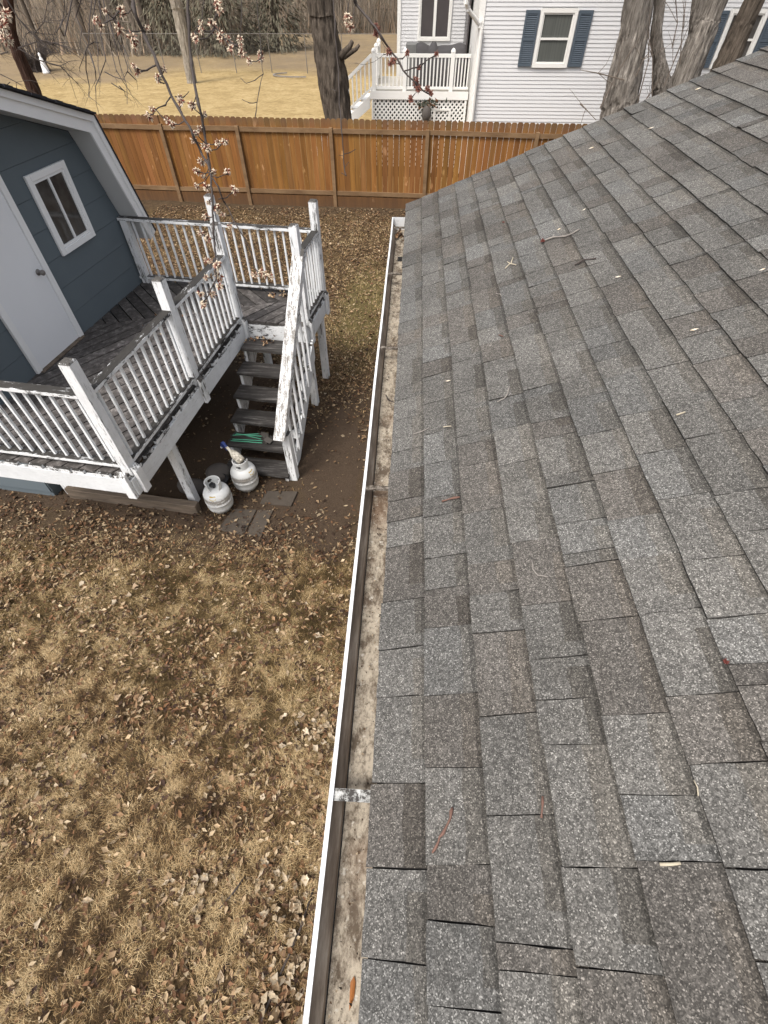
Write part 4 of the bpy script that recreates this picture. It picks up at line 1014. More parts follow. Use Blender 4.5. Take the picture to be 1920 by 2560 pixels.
    l = MB(); z0, z1 = .25, PZ - .16
    for sgn in (1, -1):
        x = PX0 - 2.2
        while x < PX1 + 2.2:
            # slat from (x, z0) going up with slope sgn, clipped to the panel
            pa = [(x, z0), (x + sgn * (z1 - z0), z1)]
            xa, xb = pa[0][0], pa[1][0]; t0, t1 = 0., 1.
            for lim, up_ in ((PX0, 0), (PX1 - .02, 1)):
                fa, fb_ = (xa - lim, xb - lim) if not up_ else (lim - xa, lim - xb)
                if fa < 0 and fb_ < 0: t0 = 2
                elif fa < 0: t0 = max(t0, fa / (fa - fb_))
                elif fb_ < 0: t1 = min(t1, fa / (fa - fb_))
            if t1 - t0 > .02:
                A = (xa + (xb - xa) * t0, YP - .012 - .006 * sgn, z0 + (z1 - z0) * t0); B = (xa + (xb - xa) * t1, YP - .012 - .006 * sgn, z0 + (z1 - z0) * t1)
                l.beam(A, B,   .006, .038, up=(sgn * -.7, 0, .7))
            x += .118
    l.build('lattice_panel', M['vinyl_trim'], P)
    for x in (PX0 + .02, .55, .98, PX1 - .05):
        fm = MB(); fm.box(x - .025, x + .025, YP - .045, YP - .022, .1, PZ - .17 if x in (PX0 + .02, PX1 - .05) else PZ - .34); fm.build('lattice_frame', M['vinyl_trim'], P)
    fm = MB(); fm.box(.575, .955, YP - .044, YP - .022, PZ - .39, PZ - .34); fm.build('lattice_frame', M['vinyl_trim'], P)
    # steps going down on the left
    s = MB(); 
    for k in range(6): s.box(PX0 - .05 - .26 * (k + 1), PX0 - .05 - .26 * k, YP + .1, YP + 1.1, PZ - .19 * (k + 1) - .05, PZ - .19 * (k + 1))
    s.build('porch_step', M['vinyl_trim'], P)
    ln = MB(); ln.extrude([(PX0 - .05, YP + .08, PZ - .1), (PX0 - .05 - 1.65, YP + .08, PZ - 1.28), (PX0 - .05 - 1.65, YP + .08, PZ - 1.5), (PX0 - .05, YP + .08, PZ - .36)], (0, .03, 0)); ln.build('stair_stringer', M['vinyl_trim'], P)
    q = MB(); 
    sx = PX0 - .05; q.beam((sx + .05, YP + .1, PZ + .70), (sx - 1.15, YP + .1, PZ - .16), .06, .07); q.beam((sx + .05, YP + .1, PZ + .06), (sx - 1.15, YP + .1, PZ - .78), .05, .05)
    for k in range(10):
        x = sx - .02 - k * .115; zb = PZ + .06 - (sx - x) * .715; q.box(x - .017, x + .017, YP + .083, YP + .117, zb, zb + .63)
    q.box(sx - 1.2, sx - 1.1, YP + .05, YP + .15, PZ - 1.2, PZ - .05); q.build('stair_railing', M['vinyl_trim'], P)
    # covered furniture on the porch
    cv = MB(); n = 26; tops = []
    for i in range(n):
        x = -.02 + 1.32 * i / (n - 1); tops.append((x, PZ + .83 + .02 * math.sin(i * .6) + .035 * math.sin(i * .33 + 1) + (.10 if 8 <= i <= 10 else 0)))
    for (x, z) in tops:
        for (yy, zz) in ((YP + .55, PZ), (YP + .53, z - .1), (YP + .66, z), (YP + 1.15, z - .02), (YP + 1.3, z - .1), (YP + 1.32, PZ)): cv.v.append((x, yy + .01 * math.sin(x * 5), zz))
    for i in range(n - 1):
        for k in range(5): cv._f((i * 6 + k, (i + 1) * 6 + k, (i + 1) * 6 + k + 1, i * 6 + k + 1))
    cv._f(range(6)); cv._f([(n - 1) * 6 + k for k in range(6)][::-1])
    cv.build('furniture_cover', M['tarp'], smooth=True, label='long dark sagging cover over furniture on the white porch', cat='cover')
    bx = MB(); bx.box(-.30, .02, YP + .75, YP + 1.2, PZ + .002, PZ + .86); bx.build('porch_box', plain('grey_box', (.16, .16, .155), .7, .2), bevel=.02, label='grey upright box at the left end of the dark porch cover', cat='box')
    # ornament hung on the lattice
    T = thing('hanging_ornament', 'dark oval ornament with a leafy bow hanging on the white lattice', 'ornament', (.33, YP - .1, 1.2))
    o = MB(); o.lathe([(.01, 1.30), (.07, 1.32), (.125, 1.42), (.13, 1.52), (.09, 1.62), (.05, 1.66), (.02, 1.67)], 18, c=(.33, YP - .14, 0)); o.build('oval_body', M['stone'], T, smooth=True)
    lf = MB(); rg = random.Random(4)
    for k in range(90):
        c = np.array([.33 + rg.gauss(0, .16), YP - .13 + rg.gauss(0, .03), 1.68 + rg.gauss(0, .05)]); a = rg.uniform(0, 6.28); l_ = rg.uniform(.03, .07)
        dvec = np.array([math.cos(a), rg.uniform(-.5, .5), math.sin(a)]) * l_; pv = np.array([-math.sin(a), .2, math.cos(a)]) * l_ * .3
        b0 = len(lf.v); lf.v += [tuple(c - dvec), tuple(c + pv), tuple(c + dvec), tuple(c - pv)]; lf._f((b0, b0 + 1, b0 + 2, b0 + 3), rg.choice(((.05, .06, .045), (.09, .09, .07), (.13, .06, .03))))
    lf.build('leafy_bow', M['leaf'], T)
build_neighbour()

# ------------------------------------------------------------------ trees
def trunk(mb, pts, radii, n=26, seed=0, rough=.10, sub=7):
    """bark-ridged tapering trunk through the points"""
    rg = np.random.default_rng(seed); P = []; Q = []
    pts = [to_np(p) for p in pts]
    for i in range(len(pts) - 1):
        for k in range(sub):
            f = k / sub; a, b = pts[max(i - 1, 0)], pts[i]; c, d = pts[i + 1], pts[min(i + 2, len(pts) - 1)]
            P.append(.5 * (2 * b + (c - a) * f + (2 * a - 5 * b + 4 * c - d) * f * f + (3 * b - a - 3 * c + d) * f ** 3)); Q.append(radii[i] * (1 - f) + radii[i + 1] * f)
    P.append(pts[-1]); Q.append(radii[-1])
    rid = rg.normal(0, 1, (len(P) + 8, n)); 
    for _ in range(2): rid = (rid + np.roll(rid, 1, 0) * .8 + np.roll(rid, -1, 0) * .8) / 2.0
    rid = rid / (rid.std() + 1e-6)
    mb.tube(P, Q, n, True, None, lambda i, k: 1 + rough * float(np.clip(rid[i, k], -1.6, 1.6)))
def twigs(mb, p, d, L, r, depth, rg, droop=.0, n=5, spread=.6, kids=4):
    p = to_np(p); d = to_np(d); d /= np.linalg.norm(d); pts = [p]; q = p.copy(); dd = d.copy(); m = 6
    for i in range(m):
        dd = dd + np.array([rg.gauss(0, .12), rg.gauss(0, .12), rg.gauss(0, .10) - droop / m]); dd /= np.linalg.norm(dd); q = q + dd * L / m; pts.append(q.copy())
    mb.tube(pts, [r * (1 - .62 * i / m) for i in range(m + 1)], n, False)
    if depth > 0:
        for k in range(kids):
            i = rg.randint(1, m); base = pts[i]; dv = pts[i] - pts[i - 1]; dv /= np.linalg.norm(dv)
            side = np.array([rg.gauss(0, 1), rg.gauss(0, 1), rg.gauss(0, .8)]); side -= dv * (side @ dv); side /= np.linalg.norm(side)
            twigs(mb, base, dv * (1 - spread) + side * spread, L * rg.uniform(.42, .68), r * (1 - .62 * i / m) * .62, depth - 1, rg, droop, max(3, n - 1), spread, kids)

def build_trees():
    # shaggy trunks behind the roof rake on the right
    def T_(px, py, Y): return at_y(px, py, Y)
    def leg(Y, rows, pxw):                     # rows: (px, py) centre line, pxw: width in photo pixels
        pts = []; rr = []
        for (x, y), w_ in zip(rows, pxw):
            v = ray(x, y); s = Y / v[1]; pts.append(np.array([0, 0, CAM_H]) + v * s); rr.append(w_ * .43 * s / 1161.1)
        return pts, rr
    def grown(pts, rr, up=7.5, seed=1, lean=None):
        a, b = pts[-2], pts[-1]; d = (b - a) / np.linalg.norm(b - a) if lean is None else to_np(lean)
        top = b + d * up / 2 + np.array([0, 0, .6]); return pts + [b + d * up * .25, top], rr + [rr[-1] * .9, rr[-1] * .6]
    def foot(pts, rr, fl=1.25):
        p = pts[0].copy(); d = pts[0] - pts[1]; d /= np.linalg.norm(d)
        k = p[2] / max(.3, -d[2]); g = p + d * k * .9; g[2] = -.15
        return [g] + pts, [rr[0] * fl] + rr
    rg = random.Random(21)
    def tree(name, lab, stems, mat, crown=True, group=None, loc=None, tw='twig_bg', seed=1):
        base = loc if loc is not None else (stems[0][0][0][0], stems[0][0][0][1], 0)
        T = thing(name, lab, 'tree', (base[0], base[1], 0), group)
        tops = []
        for i, (pts, rr) in enumerate(stems):
            m = MB(); trunk(m, pts, rr, 64, seed + i, .075, 10); m.build('trunk', mat, T, smooth=True); tops.append((pts[-1], rr[-1], pts[-1] - pts[-2]))
        if crown:
            m = MB()
            for p, r, d in tops:
                for k in range(5): twigs(m, p, d / np.linalg.norm(d) + np.array([rg.gauss(0, .5), rg.gauss(0, .5), .3]), rg.uniform(2.2, 3.6), r * .55, 2, rg, .1)
            m.build('crown', M[tw], T)
        return T
    pts, rr = leg(12.6, [(1541, 310), (1553, 235), (1578, 120), (1597, 0)], [96, 90, 78, 74])
    tree('maple_tree', 'thick shaggy barked trunk just right of where the roof hides the wooden fence', [grown(*foot(pts, rr))], M['bark'], group='shaggy trunks behind the roof', seed=3)
    a = leg(12.9, [(1655, 262), (1652, 205), (1648, 150), (1640, 90), (1650, 0)], [52, 44, 32, 29, 28])
    b = leg(12.9, [(1686, 262), (1706, 212), (1738, 130), (1766, 60), (1790, 0)], [72, 70, 67, 66, 60]); b2 = leg(12.95, [(1738, 130), (1740, 60), (1748, 0)], [36, 34, 36])
    tree('maple_tree', 'shaggy maple forking into one slim and one thick leaning stem above the roof edge', [grown(*foot(*a)), grown(*foot(*b)), grown(*b2)], M['bark'], group='shaggy trunks behind the roof', seed=8)
    c = leg(13.0, [(1786, 215), (1815, 160), (1852, 75), (1886, 0)], [60, 60, 54, 50])
    tree('maple_tree', 'dark furrowed leaning trunk in front of the far right house window', [grown(*foot(*c))], M['bark_d'], group='shaggy trunks behind the roof', seed=14)
    # fine climbing shoots round these trunks
    m = MB()
    for (x0, y0, x1, y1) in ((1590, 270, 1625, 20), (1630, 240, 1615, 60), (1680, 120, 1690, 0), (1700, 160, 1715, 0), (1600, 260, 1650, 200), (1605, 285, 1640, 240), (1500, 270, 1600, 90), (1450, 260, 1490, 300), (1560, 200, 1450, 175), (1660, 215, 1720, 70), (1590, 190, 1632, 120)):
        p = at_y(x0, y0, 12.3); q = at_y(x1, y1, 12.3); mid = (p + q) / 2 + np.array([rg.gauss(0, .06), 0, rg.gauss(0, .05)]); m.tube([p, mid, q], [.012, .009, .005], 5, False)
        for _ in range(2): twigs(m, mid, (q - p) + np.array([rg.gauss(0, .6), 0, rg.gauss(0, .4)]), .5, .006, 1, rg, 0, 4, .5, 2)
    m.build('thin_shoots', M['twig_bg'], label='thin tangled bare shoots growing round the shaggy trunks', cat='shoots')
    # dark furrowed trunk by the porch
    pts, rr = leg(15.6, [(846, 292), (833, 205), (818, 120), (806, 50), (800, 0)], [72, 82, 74, 70, 74])
    T = tree('maple_tree', 'dark furrowed trunk just beyond the fence at the left end of the porch', [grown(*foot(pts, rr))], M['bark_d'], seed=20)
    m = MB(); p = at_y(862, 135, 15.5); m.tube([p - (.1, 0, .05), p + (.12, -.02, .12), p + (.20, -.04, .22)], [.09, .06, .045], 9); m.tube([p + (-.02, 0, -.05), p + (.28, -.05, .09), p + (.36, -.05, .16)], [.06, .045, .03], 8); m.build('broken_stub', M['bark_d'], T, smooth=True)
    # pale trunk on the far lawn, leaning
    pts, rr = leg(33.6, [(479, 200), (470, 150), (458, 90), (445, 30), (438, 0)], [27, 26, 29, 30, 33])
    tree('birch_tree', 'pale smooth leaning trunk standing alone on the far yellow lawn', [grown(*foot(pts, rr, 1.1), up=9)], M['bark_l'], seed=31)
    # reddish trunk with dark fine branches at the left edge
    pts, rr = leg(17.6, [(98, 262), (76, 205), (48, 140), (30, 90), (22, 20)], [34, 32, 31, 27, 24])
    T = tree('cherry_tree', 'reddish brown leaning trunk with fine dark twigs above the shed roof', [grown(*foot(pts, rr))], M['bark_r'], seed=40, tw='twig')
    m = MB()
    for (poly, r) in (([(15, -5), (45, 45), (75, 80), (100, 100), (150, 112)], .02), ([(45, 120), (90, 105), (130, 112)], .016), ([(48, 122), (95, 150), (150, 165), (170, 185)], .017), ([(20, 130), (-10, 138)], .015), ([(0, 185), (40, 205), (42, 225)], .013), ([(25, 205), (15, 215), (10, 230)], .01), ([(85, 85), (110, 55), (118, 10)], .012), ([(140, 82), (165, 40), (168, 5)], .012)):
        P = [at_y(x, y, 17.2) for x, y in poly]; m.tube(P, [r * (1 - .5 * i / len(P)) for i in range(len(P))], 5, False)
        for i in range(1, len(P)):
            for _ in range(3): twigs(m, P[i], (P[i] - P[i - 1]) + np.array([rg.gauss(0, .25), rg.gauss(0, .2), rg.gauss(0, .25)]), rg.uniform(.45, .9), r * .5, 2, rg, .25, 4, .55, 3)
    m.build('twig_spray', M['twig'], T)
    # weeping bare twigs hanging into the view, nearer
    T = thing('weeping_branch', 'bare weeping twigs hanging over the yellow lawn left of the pale trunk', 'branch', at_depth(262, -60, 7.0))
    m = MB()
    strands = [[(232, -10), (222, 60), (221, 110), (208, 145), (198, 170)], [(250, 20), (252, 90), (262, 150), (250, 195), (238, 215), (240, 260)], [(214, 130), (216, 175), (223, 215), (222, 240), (230, 248)], [(225, 130), (238, 170), (240, 200), (250, 205)], [(240, -10), (232, 50), (246, 120), (245, 165), (252, 195)],
               [(258, -10), (268, 60), (278, 130), (290, 175), (306, 200), (318, 218), (318, 260)], [(285, 40), (295, 100), (310, 140), (320, 165), (318, 178), (308, 195)], [(268, 30), (286, 95), (300, 165), (316, 215)], [(300, 60), (305, 110), (325, 150)], [(298, 215), (310, 228), (314, 240)], [(262, 180), (285, 192), (302, 197)], [(246, 107), (236, 105), (222, 113)], [(280, 208), (300, 222), (312, 228)], [(318, 178), (338, 200)], [(205, -10), (190, 40), (205, 75), (200, 110)], [(162, 90), (150, 70), (158, 40), (163, -5)]]
    for s in strands:
        P = [at_depth(x + rg.gauss(0, 1), y, 7.0 + rg.gauss(0, .15)) for x, y in s]; m.tube(P, [.0085 * (1 - .6 * i / len(P)) for i in range(len(P))], 5, False)
        for i in range(1, len(P)):
            if rg.random() < .7: twigs(m, P[i], (P[i] - P[i - 1]) + np.array([rg.gauss(0, .10), rg.gauss(0, .1), -.02]), rg.uniform(.10, .28), .0035, 1, rg, .3, 4, .5, 2)
    top = at_depth(235, -140, 7.0)
    for s in (0, 1, 4, 5, 14, 15): m.tube([at_depth(*strands[s][0], 7.0), (at_depth(*strands[s][0], 7.0) + top) / 2 + np.array([0, 0, .1]), top], [.009, .012, .016], 5, False)
    m.tube([top, top + (-.6, .3, .9), top + (-1.5, .8, 2.2)], [.02, .03, .045], 7, False)
    m.build('twig_strands', M['twig'], T)
build_trees()

# ------------------------------------------------------------------ wood beyond the far lawn
def build_wood():
    rg = random.Random(77)
    protos = []
    for v in range(4):
        T = thing('wood_tree', 'grey bare tree trunk in the brown wood beyond the far lawn', 'tree', (0, 0, 0), 'bare trees in the far wood')
        m = MB(); r0 = (.22, .16, .28, .12)[v]; ln = rg.uniform(-.12, .12)
        trunk(m, [(0, 0, -.3), (ln * 1.5, 0, 2), (ln * 4 + rg.gauss(0, .1), rg.gauss(0, .1), 5), (ln * 8, rg.gauss(0, .3), 9)], [r0 * 1.2, r0, r0 * .8, r0 * .4], 9, 50 + v, .05, 4); m.build('trunk', M['bark_d' if v % 2 else 'twig_bg'], T, smooth=True)
        b = MB()
        for k in range(9): z = rg.uniform(1.0, 7); twigs(b, (ln * z, 0, z), (rg.gauss(0, 1), rg.gauss(0, 1), .5), rg.uniform(1.2, 2.6), r0 * .22, 2, rg, .15, 4, .55, 3)
        b.build('branches', M['twig_bg'], T); protos.append(T)
    first = set(); spots = []
    for k in range(64):
        x = rg.uniform(-42, 3); y = rg.uniform(45, 74)
        if x > -12 and y < 62: y += 16
        spots.append((x, y))
    for i, (x, y) in enumerate(spots):
        v = i % 4; T = protos[v] if v not in first else copy_tree(protos[v]); first.add(v)
        T.location = (x, y, 0); T.rotation_euler = (0, 0, rg.uniform(0, 6.28)); s = rg.uniform(.75, 1.25); T.scale = (s, s, s)
    # evergreens: drooping green-brown needle sprays
    def evergreen(x, y, h, w_, seed, lab, cnt=7000):
        g = np.random.default_rng(seed); T = thing('evergreen_tree', lab, 'tree', (x, y, 0), 'dark evergreens at the wood edge')
        m = MB(); m.tube([(x, y, -.2), (x, y, h * .5), (x, y, h)], [.20, .14, .03], 8); m.build('trunk', M['bark_d'], T)
        z = g.uniform(.0, 1, cnt) ** 1.3 * h; rad_ = w_ * (1 - z / h) ** .7 * np.sqrt(g.uniform(.1, 1, cnt)); a = g.uniform(0, 6.283, cnt)
        lob = 1 + .3 * np.sin(a * 5 + z * 2) ; rad_ *= lob
        c = np.stack([x + rad_ * np.cos(a), y + rad_ * np.sin(a), z + .1 - rad_ * .12], -1)
        d = np.stack([np.cos(a), np.sin(a), g.normal(-.7, .35, cnt)], -1); d /= np.linalg.norm(d, axis=1)[:, None]
        s = np.stack([-np.sin(a), np.cos(a), g.normal(0, .4, cnt)], -1); L = g.uniform(.10, .32, cnt)[:, None]; Wd = L * .16
        v = np.stack([c - d * L * .5, c + s * Wd, c + d * L, c - s * Wd], 1).reshape(-1, 3) - np.array([x, y, 0])
        b = np.arange(cnt)[:, None] * 4; col = np.array([[.095, .090, .066]]) * g.uniform(.5, 1.7, (cnt, 1)) + np.array([[.02, .012, .003]]) * g.uniform(0, 1, (cnt, 1))
        o = big_mesh('crown', v, [b + np.array([[0, 1, 2, 3]])], M['needles'], col); o.parent = T
    for i, (x, y, h, w_, lab) in enumerate(((-17.2, 46.5, 9, 2.6, 'dark evergreen directly behind the pale leaning trunk'), (-13.6, 46.0, 10, 2.9, 'broad dark evergreen right of the pale trunk at the lawn edge'), (-10.4, 48.5, 9, 2.5, 'dark evergreen behind the wire fence left of the furrowed trunk'), (-20.5, 49, 8, 2.2, 'dim evergreen left of the pale trunk behind the weeping twigs'), (-3.0, 66, 9, 2.4, 'distant dark evergreen beside the far corner of the grey house'))):
        evergreen(x, y, h, w_, 90 + i, lab)
    b = MB(); g = random.Random(13)
    # small dark shrub on the left
    cnt = 900; gg = np.random.default_rng(5); cx, cy = -22.6, 37.2
    ph = gg.uniform(0, 6.283, cnt); rr = np.sqrt(gg.uniform(0, 1, cnt)) * 1.5; z = gg.uniform(0, 1.2, cnt) * (1 - (rr / 1.5) ** 2 * .6)
    T = thing('shrub', 'low dark leafless shrub behind the white yard figure', 'shrub', (cx, cy, 0))
    m = MB()
    for k in range(150):
        a = g.uniform(0, 6.28); m.tube([(cx + g.gauss(0, .3), cy + g.gauss(0, .3), -.05), (cx + math.cos(a) * .7, cy + math.sin(a) * .6, g.uniform(.5, 1.0)), (cx + math.cos(a) * g.uniform(.8, 1.6), cy + math.sin(a), g.uniform(.6, 1.5))], [.02, .014, .006], 4, False)
    m.build('stems', M['twig'], T)
    # thicket: sticks and scrub, uncountable
    n = 26000; gq = np.random.default_rng(3)
    x = gq.uniform(-50, 6, n); y = 44 + gq.uniform(0, 1, n) ** 1.5 * 40
    yl = np.where(x > -12, 60., 44.5) + (fbm(x * .3, x * 0 + 2.2, 3) - .5) * 5
    y = np.maximum(y, yl + gq.uniform(0, 1, n) ** 2 * 10)
    h = gq.uniform(.4, 3.2, n) * (.5 + fbm(x * .25, y * .25, 3)); a = gq.normal(0, .35, n); a2 = gq.normal(0, .25, n); wd = gq.uniform(.012, .05, n)
    base = np.stack([x, y, np.full(n, -.1)], -1); tip = base + np.stack([np.sin(a) * h, np.sin(a2) * h, np.cos(a) * h], -1)
    v = np.stack([base - np.stack([wd, 0 * wd, 0 * wd], -1), base + np.stack([wd, 0 * wd, 0 * wd], -1), tip], 1).reshape(-1, 3)
    pal = np.array([(.15, .125, .10), (.20, .165, .13), (.25, .21, .165), (.11, .095, .075), (.27, .20, .14)]); c = pal[gq.integers(0, 5, n)] * gq.uniform(.7, 1.3, (n, 1))
    big_mesh('thicket', v, [np.arange(n * 3).reshape(-1, 3)], M['needles'], c, label='brown leafless undergrowth filling the wood beyond the far lawn', cat='undergrowth', kind='stuff')
    # wire fence across the far lawn
    y0 = 37.2
    F = thing('wire_fence', 'thin grey wire fence on posts crossing the far lawn', 'fence', (-9, y0, 0))
    for x in np.arange(-19, 1, 2.1):
        m = MB(); m.tube([(x, y0 + (x + 8) * .03, -.1), (x, y0 + (x + 8) * .03, 1.62)], .022, 6); m.build('post', M['galv'], F)
    m = MB(); m.tube([(-19, y0 - .33, 1.60), (0.2, y0 + .25, 1.60)], .014, 5)
    m.build('top_rail', M['galv'], F)
    m = MB()
    for k in range(190):
        xx = -19 + k * .1
        for s_ in (.9, -.9):
            xb = xx + s_; 
            if -19 < xb < .2: m.tube([(xx, y0 + (xx + 8) * .03, .05 if s_ > 0 else .05), (xb, y0 + (xb + 8) * .03, 1.58)], .0022, 3, False)
    m.build('wire_mesh', M['galv'], F)
    # stone edged bed and white figure
    bd = MB(); n = 26
    for i in range(9, 21):
        a = 2 * math.pi * i / n; bd.beam((-6.7 + 1.5 * math.cos(a), 36.2 + .8 * math.sin(a), .03), (-6.7 + 1.5 * math.cos(a + .22), 36.2 + .8 * math.sin(a + .22), .03), .10, .05)
    bd.build('stone_bed_edge', M['twig_grey'], label='low curved line of grey edging stones on the far lawn', cat='edging')
    s = MB(); s.lathe([(r_ * .8, z_ * .8) for r_, z_ in [(.24, 0), (.25, .10), (.21, .16), (.19, .40), (.15, .62), (.11, .82), (.06, .90), (.085, .98), (.075, 1.07), (.02, 1.12)]], 14, c=(-21.75, 36.4, -.04)); s.build('yard_figure', M['statue'], smooth=True, label='small white pointed yard figure at the left edge of the far lawn', cat='statue')
build_wood()

# ------------------------------------------------------------------ budding maple branches hanging in front of the camera
c1 = lambda L: [(x * .3858, y * .3858) for x, y in L]
c5 = lambda L: [(400 + .3014 * x, 460 + .3014 * y) for x, y in L]
cl = lambda L: [(300 + .2411 * x, .2411 * y) for x, y in L]
c6 = lambda L: [(860 + .229 * x, .229 * y) for x, y in L]
def build_branches():
    rg = random.Random(31); g = np.random.default_rng(8)
    meshes = []
    def cluster_mesh(red):
        m = MB()
        for k in range(46):
            d = g.normal(0, 1, 3); d[2] = d[2] * .8 - .35; d /= np.linalg.norm(d); s = np.cross(d, g.normal(0, 1, 3)); s /= np.linalg.norm(s); u = np.cross(s, d)
            L = g.uniform(.55, 1.05); wd = g.uniform(.10, .17); c0 = d * .15; c = d * L
            col = (.17, .045, .030) if k % 3 == 0 else ((.33, .19, .14) if k % 3 == 1 else (.50, .38, .28))
            if red: col = tuple(q * f for q, f in zip((.20, .085, .065), (g.uniform(.7, 1.3),) * 3))
            b0 = len(m.v); m.v += [tuple(c0), tuple(c * .55 + s * wd), tuple(c * .55 + u * wd), tuple(c * .55 - s * wd), tuple(c * .55 - u * wd), tuple(c)]
            for i in range(4): m._f((b0, b0 + 1 + i, b0 + 1 + (i + 1) % 4), tuple(q * .6 for q in col))
            tip = (.66, .57, .44) if (not red and k % 4 != 0) else col
            for i in range(4): m._f((b0 + 5, b0 + 1 + (i + 1) % 4, b0 + 1 + i), tip if k % 2 else col)
        o = m.build('blossom_cluster', M['petal']); me = o.data; me.transform(Matrix.Translation(o.location)); bpy.data.objects.remove(o); return me
    pale = [cluster_mesh(False) for _ in range(3)]; redm = [cluster_mesh(True) for _ in range(2)]
    def branch(label, lines, depth, clusters, size, twig_mat='twig', red=False, root=None, ctw=.0022):
        first = lines[0][0]; T = thing('maple_branch', label, 'branch', at_depth(*first[0], depth), 'budding maple branches in the foreground')
        m = MB(); nodes = []
        for pl, r0, r1 in lines:
            P = [at_depth(x, y, depth * (1 + .02 * math.sin(x * .05 + y * .02))) for x, y in pl]
            if pl[0][1] < 4: P = [P[0] + np.array([rg.uniform(-.3, .3), -.1, 1.6]), P[0] + np.array([rg.uniform(-.05, .05), -.02, .5])] + P
            # densify with small kinks
            Q = []
            for a, b in zip(P[:-1], P[1:]):
                for f in (0, .33, .66): Q.append(a + (b - a) * f + g.normal(0, .0016, 3) * min(1, np.linalg.norm(b - a) / .1))
            Q.append(P[-1]); n = len(Q); rr = [.74 * (r0 + (r1 - r0) * i / (n - 1)) for i in range(n)]
            rr = [q * (1.35 if (i % 5 == 3) else 1) for i, q in enumerate(rr)]
            m.tube(Q, rr, 7, True); nodes += Q
        cs = []
        for (x, y) in clusters:
            c = at_depth(x, y, depth * rg.uniform(.985, 1.015)); k = min(range(len(nodes)), key=lambda i: np.linalg.norm(nodes[i] - c)); q = nodes[k]
            dist = np.linalg.norm(q - c)
            if dist > .008: m.tube([q, q * .5 + c * .5 + np.array([0, 0, -.12 * dist]), c], [ctw * 1.2, ctw, ctw], 5, False)
            cs.append(c)
        m.build('twig', M[twig_mat], T, smooth=True); W = WM(T).inverted()
        pool = redm if red else pale
        for c in cs:
            o = bpy.data.objects.new('blossom_cluster', rg.choice(pool)); C.objects.link(o); o.parent = T; o.location = W @ Vector(c)
            s = size * rg.uniform(.8, 1.3); o.scale = (s, s, s * rg.uniform(.9, 1.4)); o.rotation_euler = (rg.uniform(-.5, .5), rg.uniform(-.5, .5), rg.uniform(0, 6.28))
    main = c1([(850, -30), (875, 90), (930, 210), (990, 340), (1020, 410), (1110, 620), (1180, 750), (1240, 850), (1300, 980), (1345, 1060), (1365, 1110)])
    second = c1([(1215, 0), (1225, 200), (1235, 360), (1250, 480), (1285, 680), (1310, 760), (1325, 880), (1350, 1030), (1368, 1160), (1375, 1290), (1380, 1400), (1390, 1560)]) + c5([(450, 460), (460, 590), (460, 700), (470, 780), (440, 840), (400, 930), (365, 970)])
    third = c1([(1375, 1150), (1410, 1210), (1450, 1310)]) + c5([(540, 150), (610, 310), (700, 450), (760, 580), (785, 690), (810, 735)])
    cl_main = c1([(620, 130), (655, 165), (680, 65), (780, 55), (795, 90), (770, 185), (858, 240), (875, 290), (955, 175), (870, 430), (890, 460), (1060, 445), (1020, 500), (1165, 635), (1175, 655), (985, 705), (965, 745), (1085, 780), (1115, 805)])
    branch('long drooping maple branch whose blossoms cross the pale trunk and yellow lawn', [(main, .011, .006), (c1([(740, 120), (700, 140), (650, 165)]), .004, .003), (c1([(770, 70), (740, 115), (700, 140)]), .004, .003), (c1([(1010, 425), (950, 455), (885, 465)]), .0045, .003), (c1([(1105, 630), (1070, 680), (1010, 710)]), .004, .003), (c1([(940, 200), (880, 205), (800, 195)]), .003, .002), (c1([(1135, 625), (1190, 630), (1225, 592)]), .003, .002), (c1([(1065, 540), (1040, 535), (1025, 505)]), .0035, .003)], 2.1, cl_main, .0215)
    cl_sec = c1([(1320, 740), (1270, 860), (1290, 830), (1255, 910), (1345, 960), (1325, 945), (1410, 925), (1455, 915), (1305, 1045), (1380, 1110), (1470, 1110), (1320, 1140), (1275, 1105), (1275, 1200), (1340, 1210), (1520, 1225), (1350, 1310), (1400, 1345), (1440, 1385), (1335, 1405), (1490, 1465), (1300, 1510), (1345, 1545), (1245, 680)]) + c5([(385, 630), (415, 640), (475, 670), (380, 770), (490, 765), (490, 845), (335, 910), (435, 910), (365, 985), (360, 1010), (770, 750), (790, 755), (870, 745), (850, 735), (920, 765)])
    branch('nearly vertical maple branch with cream and red blossoms hanging before the deck', [(second, .0105, .0035), (third, .005, .0028), (c1([(1375, 1140), (1410, 1150), (1465, 1130)]), .003, .002), (c1([(1415, 1290), (1470, 1280), (1515, 1240)]), .003, .002), (c1([(1300, 740), (1270, 715), (1245, 690)]), .003, .0025), (c5([(440, 840), (410, 890), (350, 905)]), .003, .002), (c5([(445, 745), (420, 775), (385, 772)]), .003, .002), (c1([(1380, 1545), (1330, 1530), (1300, 1510)]), .0025, .002)], 2.25, cl_sec, .0215)
    branch('maple twig tip with pale blossoms at the far left edge over the reddish trunk', [(c1([(-30, -20), (20, 60), (45, 170), (30, 240)]), .006, .003), (c1([(20, 60), (35, 95)]), .003, .002)], 2.0, c1([(10, 130), (20, 165), (38, 95), (15, 95), (28, 240), (55, 250), (40, 262)]), .026)
    branch('fuzzy pink budded maple spray in front of the dark evergreens', [(cl([(980, -20), (1000, 120), (960, 260), (1080, 400), (1250, 500)]), .003, .002), (cl([(870, -20), (850, 200), (780, 330)]), .002, .0015), (cl([(1260, -20), (1255, 250), (1250, 420)]), .002, .0015)], 1.7, cl([(770, 370), (785, 410), (840, 230), (840, 310), (945, 220), (960, 260), (1030, 340), (1055, 390), (1110, 390), (1130, 450), (1150, 500), (1240, 400), (1250, 470), (1270, 550), (1010, 30), (1030, 90)]), .018, red=False)
